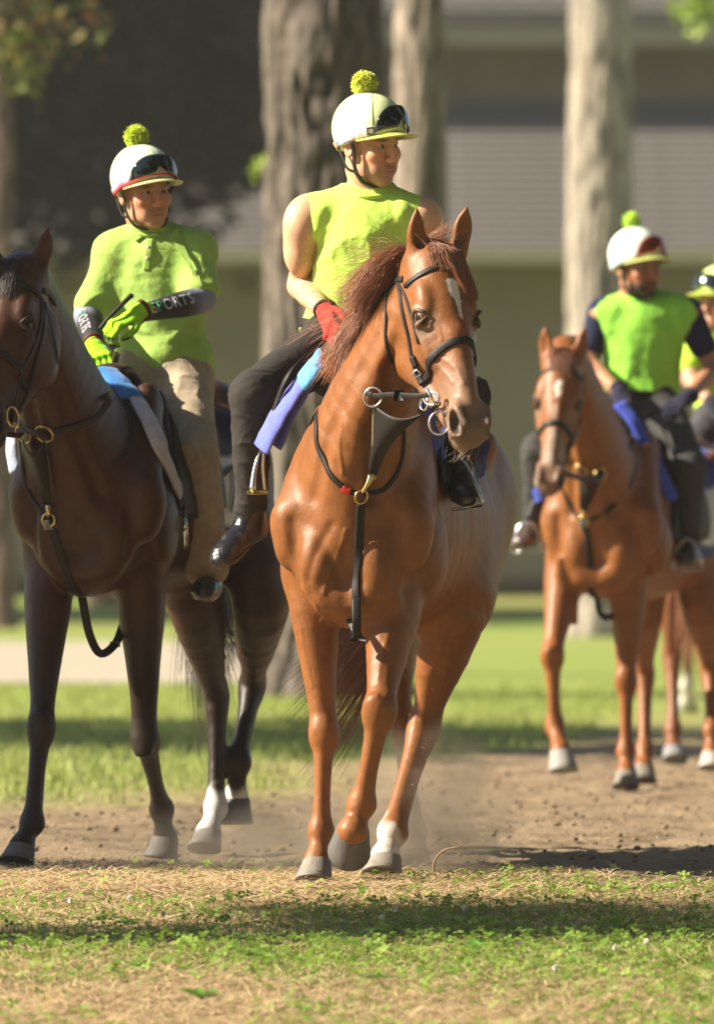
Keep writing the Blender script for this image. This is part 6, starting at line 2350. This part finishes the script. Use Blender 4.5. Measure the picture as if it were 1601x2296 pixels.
def leaf_cloud(n, centres, radii, size, seed, cols, flat=.0):
    """leaf-sized quads through the volume of several clumps, uneven and open"""
    r = np.random.default_rng(seed)
    k = r.integers(0, len(centres), n)
    d = r.normal(size=(n, 3))
    d /= np.linalg.norm(d, axis=1)[:, None]
    rad = r.uniform(0, 1, n) ** .45
    c = np.asarray(centres, float)[k] + d * rad[:, None] * np.asarray(radii, float)[k]
    hole = noise(c, .9, seed) + .4 * noise(c, 2.3, seed + 1)
    c = c[hole > -.25]
    n = len(c)
    e1 = r.normal(size=(n, 3)); e1 /= np.linalg.norm(e1, axis=1)[:, None]
    e2 = np.cross(e1, r.normal(size=(n, 3))); e2 /= np.linalg.norm(e2, axis=1)[:, None]
    s = size * r.uniform(.6, 1.4, n)[:, None]
    v = np.stack([c - e1 * s, c - e2 * s * .5, c + e1 * s, c + e2 * s * .5], 1).reshape(-1, 3)
    f = np.arange(4 * n).reshape(-1, 4)
    u = r.uniform(0, 1, n)[:, None]
    col = np.repeat(np.asarray(cols[0]) * (1 - u) + np.asarray(cols[1]) * u, 4, 0)
    return v, f, col


def tree(name, label, x, y, r, h, seed, bark, crown=None, plate=1.0, limbs=5, group=None, lean=(0, 0), cols=((.05, .09, .02), (.09, .15, .03)), size=.16, res=(110, 150)):
    t = thing(name, label, "tree", (x, y, 0), group)
    v, f, c = bark_trunk(x, y, r, h, seed, bark, plate, lean, nu=res[0], nv=res[1])
    tk = obj("trunk", v, f, M['bark'], t, col=c)
    if crown is not None:
        cz, cr, n = crown
        rg = np.random.default_rng(seed)
        cen, rad = [], []
        top = V(x + lean[0] * h, y + lean[1] * h, h)
        for k in range(limbs):
            a = 2 * pi * k / limbs + rg.uniform(-.4, .4)
            base = V(x, y, 0) + V(lean[0], lean[1], 1) * (cz - cr * rg.uniform(.3, .9))
            tip = V(x + cos(a) * cr * .8, y + sin(a) * cr * .8, cz + rg.uniform(-.4, .5) * cr)
            q = catmull([base, base * .5 + tip * .5 + UP * .25, tip], 4)
            lv, lf = sweep(q, np.linspace(r * .35, r * .08, len(q)), np.linspace(r * .35, r * .08, len(q)))
            obj("limb", lv, lf, M['bark'], tk, col=np.tile(np.array(bark) * .8, (len(lv), 1)))
            for w in (.6, 1.0):
                cen.append(base + (tip - base) * w)
                rad.append(np.array((1, 1, .7)) * cr * rg.uniform(.35, .55))
        cen.append(V(x + lean[0] * cz, y + lean[1] * cz, cz + cr * .5)); rad.append(np.array((1, 1, .8)) * cr * .6)
        v, f, c = leaf_cloud(n, cen, rad, size, seed, cols)
        obj("crown", v, f, M['foliage'], t, col=c, smooth=False)
    return t


tree("pine_tree", "thick furrowed pine trunk rising behind the rider in the sleeveless shirt", -.19, 30.0, .425, 12, 3, (.115, .097, .083), (11.5, 3.2, 5000), lean=(-.008, 0), limbs=6, res=(150, 260))
tree("pine_tree", "slimmer pine trunk standing just right of the thick furrowed trunk", .487, 38.0, .205, 13, 9, (.22, .185, .15), (12.5, 2.8, 4000), plate=.8, lean=(-.002, 0))
tree("pine_tree", "pale straight trunk standing behind the out of focus chestnut", 2.40, 59.0, .345, 15, 15, (.29, .255, .21), (14.0, 3.4, 4000), plate=.7, lean=(.002, 0))
tree("pine_tree", "thin brown trunk against the dark foliage at the barn end", -3.78, 65.0, .16, 14, 21, (.16, .11, .085), (12.5, 2.6, 3000), plate=.6)
# dense evergreens in front of the barn end
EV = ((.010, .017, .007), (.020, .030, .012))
for i, (x, y, cz, cr, lab) in enumerate(((-5.0, 84, 7.6, 2.5, "dense dark evergreen beside the thin brown trunk"), (-3.3, 88, 7.7, 2.4, "dense dark evergreen behind the polo rider's helmet"), (-2.75, 85, 8.2, 2.1, "dense dark evergreen left of the thick furrowed trunk"))):
    t = thing("evergreen_tree", lab, "tree", (x, y, 0), "dark evergreens in front of the barn")
    v, f, c = bark_trunk(x, y, .2, 9, 50 + i, (.10, .075, .06), nu=30, nv=40)
    obj("trunk", v, f, M['bark'], t, col=c)
    rg = np.random.default_rng(70 + i)
    cen = [V(x + rg.uniform(-1, 1) * cr * .8, y + rg.uniform(-1, 1) * cr * .6, cz + rg.uniform(-1, 1) * cr * 1.05) for _ in range(26)]
    rad = [np.array((1, 1, .75)) * cr * rg.uniform(.35, .6) for _ in cen]
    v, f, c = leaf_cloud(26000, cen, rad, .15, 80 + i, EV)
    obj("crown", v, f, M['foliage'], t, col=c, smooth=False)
# unseen trees added at left to shade the bay, turf and evergreens
tree("pine_tree", "added unseen pine trunk shading the dark bay horse", -2.75, 1.08, .44, 13, 33, (.28, .22, .17), None)
tree("pine_tree", "unseen pine trunk placed to shade the foreground turf", -13.0, -3.35, .36, 13, 39, (.28, .22, .17), None)
tree("added_shade_tree", "added unseen tree shading the evergreens from the left", -24, 74, .5, 17, 45, (.2, .16, .12), (13, 9.0, 9000), limbs=7, size=.5, res=(40, 60))
tree("added_shade_tree", "added unseen tree shading the grass beyond the track", -13, 18, .4, 13, 47, (.2, .16, .12), (9.5, 4.2, 2600), limbs=6, size=.28, res=(40, 60))


# unseen belt of trees added behind the lens and right to block sky light
for i, (x, y, r_, hgt) in enumerate(((-15, -46, 8, 12), (-2, -48, 8.5, 13), (11, -45, 8, 12), (24, -36, 8, 12), (31, -20, 8, 12), (35, -3, 8, 12), (36, 14, 8, 12), (-27, -38, 7, 11))):
    tree("added_shade_tree", ["added unseen tree behind the lens blocking sky light", "added unseen tree right of the dirt track blocking sky light"][3 <= i <= 6], x, y, .5, hgt, 60 + i, (.2, .16, .12), (hgt, r_, 11000), limbs=7, size=.60, res=(24, 30), group="added trees blocking sky light around the track")


for i, (x, y) in enumerate(((4.5, -22), (5.5, -10), (5.0, 3), (7.5, 16), (13, -16), (14, -2), (15, 12), (22, 4), (-4.5, -24), (1.0, -34))):  # unseen canopy added overhead to cut the sky fill
    tree("pine_tree", "added unseen pine with a high crown blocking sky light", x, y, .32, 14, 90 + i, (.2, .16, .13), (12.5, 5.2, 10000), limbs=7, size=.42, res=(24, 30), group="added pines blocking sky light over the track")


# boughs: the first unseen, added for its shade; the others dip into the frame
def bough(label, pts, n, rad, size, cols, seed, group=None):
    t = thing("tree_branch", label, "branch", tuple(pts[0]), group)
    q = catmull(pts, 5)
    v, f = sweep(q, np.linspace(.04, .008, len(q)), np.linspace(.04, .008, len(q)))
    obj("limb", v, f, M['bark'], t, col=np.tile(V(.12, .09, .07), (len(v), 1)))
    v, f, c = leaf_cloud(n, [p for p in q[2:]], [np.ones(3) * rad] * (len(q) - 2), size, seed, cols)
    obj("leaves", v, f, M['foliage'], t, col=c, smooth=False)


bough("added unseen bough that breaks up the shade on the foreground turf", [V(-13, -3.2, 8.6), V(-10.5, -2.6, 7.4), V(-9, -2.3, 6.4), V(-8, -2.0, 5.8)], 900, .55, .09, ((.06, .10, .02), (.1, .16, .03)), 15)  # out of view, added to dapple the shadow band
bough("russet and green bough hanging in front of the dark evergreens", [P(-160, -80, 34), P(-20, 20, 34), P(80, 70, 34), P(170, 60, 34)], 260, .30, .05, ((.10, .15, .03), (.20, .09, .04)), 5)
bough("yellow green bough beside the thin brown trunk", [P(-160, -20, 36), P(-20, 90, 36), P(30, 150, 36), P(50, 190, 36)], 200, .24, .05, ((.13, .17, .03), (.20, .22, .04)), 6)
bough("bright leafy sprig at the edge of the thick furrowed trunk", [P(640, 340, 31.2), P(610, 360, 31.2), P(590, 372, 31.2), P(575, 380, 31.2)], 40, .07, .035, ((.30, .42, .06), (.36, .46, .08)), 7)
bough("sunlit green bough hanging in front of the upper barn roof", [P(1760, -120, 50), P(1660, -40, 50), P(1590, -5, 50), P(1545, 12, 50)], 260, .28, .07, ((.20, .30, .04), (.28, .38, .06)), 8)

# ------------------------------------------------------------------ the barn behind
barn = thing("barn", "long olive barn with grey shingled roof and raised ridge roof behind the trees", "building", (0, 101, 0))
M['barn_wall'] = make_mat("barn_wall", (.235, .20, .15), rough=.9, spec=.15, var=.12, var_scale=1.2, bump=.3, bump_scale=30)
M['shingle'] = make_mat("roof_shingle", (.165, .152, .142), rough=.95, spec=.1, var=.28, var_scale=5, bump=.5, bump_scale=40)
M['fascia'] = make_mat("fascia_board", (.30, .28, .19), rough=.8, spec=.2, var=.1, var_scale=3)
X0, X1 = -34, 40
v, f = box(V((X0 + X1) / 2, 104, 2.55), ((X1 - X0) / 2, 4, 2.65)); obj("wall", v, f, M['barn_wall'], barn, smooth=False)
rs = V(0, cos(radians(27)), sin(radians(27)))
rn = V(0, -sin(radians(27)), cos(radians(27)))
e0 = V((X0 + X1) / 2, 98.9, 5.0)
v, f = box(e0 + rs * 2.55 - rn * .12, ((X1 - X0) / 2 + .5, 2.6, .10), (V(1, 0, 0), rs, rn)); lower = obj("lower_roof", v, f, M['shingle'], barn, smooth=False)
course = None
for k in range(20):
    c = e0 + rs * (.08 + k * .255)
    if course is None:
        v, f = box(c, ((X1 - X0) / 2 + .5, .150, .045), (V(1, 0, 0), rs - .24 * rn, rn + .24 * rs), .1)
        course = obj("shingle_course", v, f, M['shingle'], lower, smooth=False)
    else:
        o = course.copy()
        o.location = Vector(rs * (k * .255))
        COL.objects.link(o)
v, f = box(e0 + V(0, -.06, -.10), ((X1 - X0) / 2 + .5, .05, .10)); obj("gutter", v, f, M['fascia'], barn, smooth=False)
v, f = box(V((X0 + X1) / 2, 105.4, 7.6), ((X1 - X0) / 2 - .5, 2.0, .75)); obj("clerestory_wall", v, f, M['barn_wall'], barn, smooth=False)
v, f = box(V((X0 + X1) / 2, 102.35, 8.32), ((X1 - X0) / 2 + .6, .06, .22)); obj("fascia_board", v, f, M['fascia'], barn, smooth=False)
e1 = V((X0 + X1) / 2, 102.3, 8.60)
rs2 = V(0, cos(radians(24)), sin(radians(24)))
rn2 = V(0, -sin(radians(24)), cos(radians(24)))
v, f = box(e1 + rs2 * 2.5 - rn2 * .11, ((X1 - X0) / 2 + .6, 2.6, .09), (V(1, 0, 0), rs2, rn2)); upper = obj("upper_roof", v, f, M['shingle'], barn, smooth=False)
course = None
for k in range(19):
    if course is None:
        v, f = box(e1 + rs2 * .08, ((X1 - X0) / 2 + .6, .150, .045), (V(1, 0, 0), rs2 - .24 * rn2, rn2 + .24 * rs2), .1)
        course = obj("shingle_course", v, f, M['shingle'], upper, smooth=False)
    else:
        o = course.copy()
        o.location = Vector(rs2 * (k * .255))
        COL.objects.link(o)
for x in (1.02, 3.6, 6.2, -1.6, -4.2):               # small white insulators under the eave
    v, f = box(V(x, 99.96, 4.55), (.10, .05, .12)); obj("eave_insulator", v, f, M['fascia'], barn)

# ------------------------------------------------------------------ dust kicked up by the hind hooves
def dust(name, label, c, r, dens, scale, seed):
    v, f = uv_sphere(c, r, 16, 24)
    m = bpy.data.materials.new("dust_volume")
    m.use_nodes = True
    nt = m.node_tree
    nt.nodes.clear()
    o = nt.nodes.new("ShaderNodeOutputMaterial")
    pv = nt.nodes.new("ShaderNodeVolumePrincipled")
    pv.inputs["Color"].default_value = (.72, .60, .45, 1)
    pv.inputs["Anisotropy"].default_value = .2
    tc = nt.nodes.new("ShaderNodeTexCoord")
    mp = nt.nodes.new("ShaderNodeMapping")
    mp.inputs["Location"].default_value = tuple(-np.asarray(c) / np.asarray(r))
    mp.inputs["Scale"].default_value = tuple(1 / np.asarray(r))
    ln = nt.nodes.new("ShaderNodeVectorMath")
    ln.operation = 'LENGTH'
    nz = nt.nodes.new("ShaderNodeTexNoise")
    nz.inputs["Scale"].default_value = scale
    nz.inputs["Detail"].default_value = 4
    fall = nt.nodes.new("ShaderNodeMapRange")
    fall.inputs[1].default_value, fall.inputs[2].default_value = 1.0, .1
    fall.inputs[3].default_value, fall.inputs[4].default_value = 0, 1
    nm = nt.nodes.new("ShaderNodeMapRange")
    nm.inputs[1].default_value, nm.inputs[2].default_value = .38, .72
    nm.inputs[3].default_value, nm.inputs[4].default_value = 0, 1
    mu = nt.nodes.new("ShaderNodeMath")
    mu.operation = 'MULTIPLY'
    m2 = nt.nodes.new("ShaderNodeMath")
    m2.operation = 'MULTIPLY'
    m2.inputs[1].default_value = dens
    L = nt.links
    L.new(tc.outputs["Object"], mp.inputs[0])
    L.new(mp.outputs[0], ln.inputs[0])
    L.new(ln.outputs["Value"], fall.inputs[0])
    L.new(tc.outputs["Object"], nz.inputs["Vector"])
    L.new(nz.outputs[0], nm.inputs[0])
    L.new(fall.outputs[0], mu.inputs[0])
    L.new(nm.outputs[0], mu.inputs[1])
    L.new(mu.outputs[0], m2.inputs[0])
    L.new(m2.outputs[0], pv.inputs["Density"])
    L.new(pv.outputs[0], o.inputs["Volume"])
    tag(obj(name, v, f, m), label, "dust", kind="stuff")


dust("dust_cloud", "pale dust puff rising behind the white hind hooves", P(975, 1840, .75), (.32, .35, .36), 11.0, 9, 1)
dust("dust_cloud", "low dust drifting over the track between the two nearest horses", P(690, 1900, 1.0), (.85, .6, .20), 5.5, 5, 2)
r = np.random.default_rng(77)
n = 200
c = P(955, 1790, .62) + r.normal(size=(n, 3)) * V(.045, .06, .14) + V(.0, 0, 0)
vs = np.concatenate([ico_v * r.uniform(.0008, .0020) + q for q in c])
fs = np.concatenate([ico_t + i * len(ico_v) for i in range(n)])
tag(obj("flying_grit", vs, fs, M['straw'], col=np.tile(V(.45, .33, .2), (len(vs), 1))), "grains of grit flying off the raised dust behind the hind leg", "grit", kind="stuff")

# ------------------------------------------------------------------ warm dusty air over the whole grove
hv, hf = box(V(2, 25, 13), (52, 90, 14.5), None, .001)
hm_ = bpy.data.materials.new("air_haze")
hm_.use_nodes = True
hm_.node_tree.nodes.clear()
ho = hm_.node_tree.nodes.new("ShaderNodeOutputMaterial")
hp_ = hm_.node_tree.nodes.new("ShaderNodeVolumePrincipled")
hp_.inputs["Color"].default_value = (.95, .92, .84, 1)
hp_.inputs["Density"].default_value = .0004
hp_.inputs["Anisotropy"].default_value = .3
hm_.node_tree.links.new(hp_.outputs[0], ho.inputs["Volume"])
tag(obj("haze", hv, hf, hm_, smooth=False), "thin warm dusty haze in the air of the grove", "haze", kind="stuff")
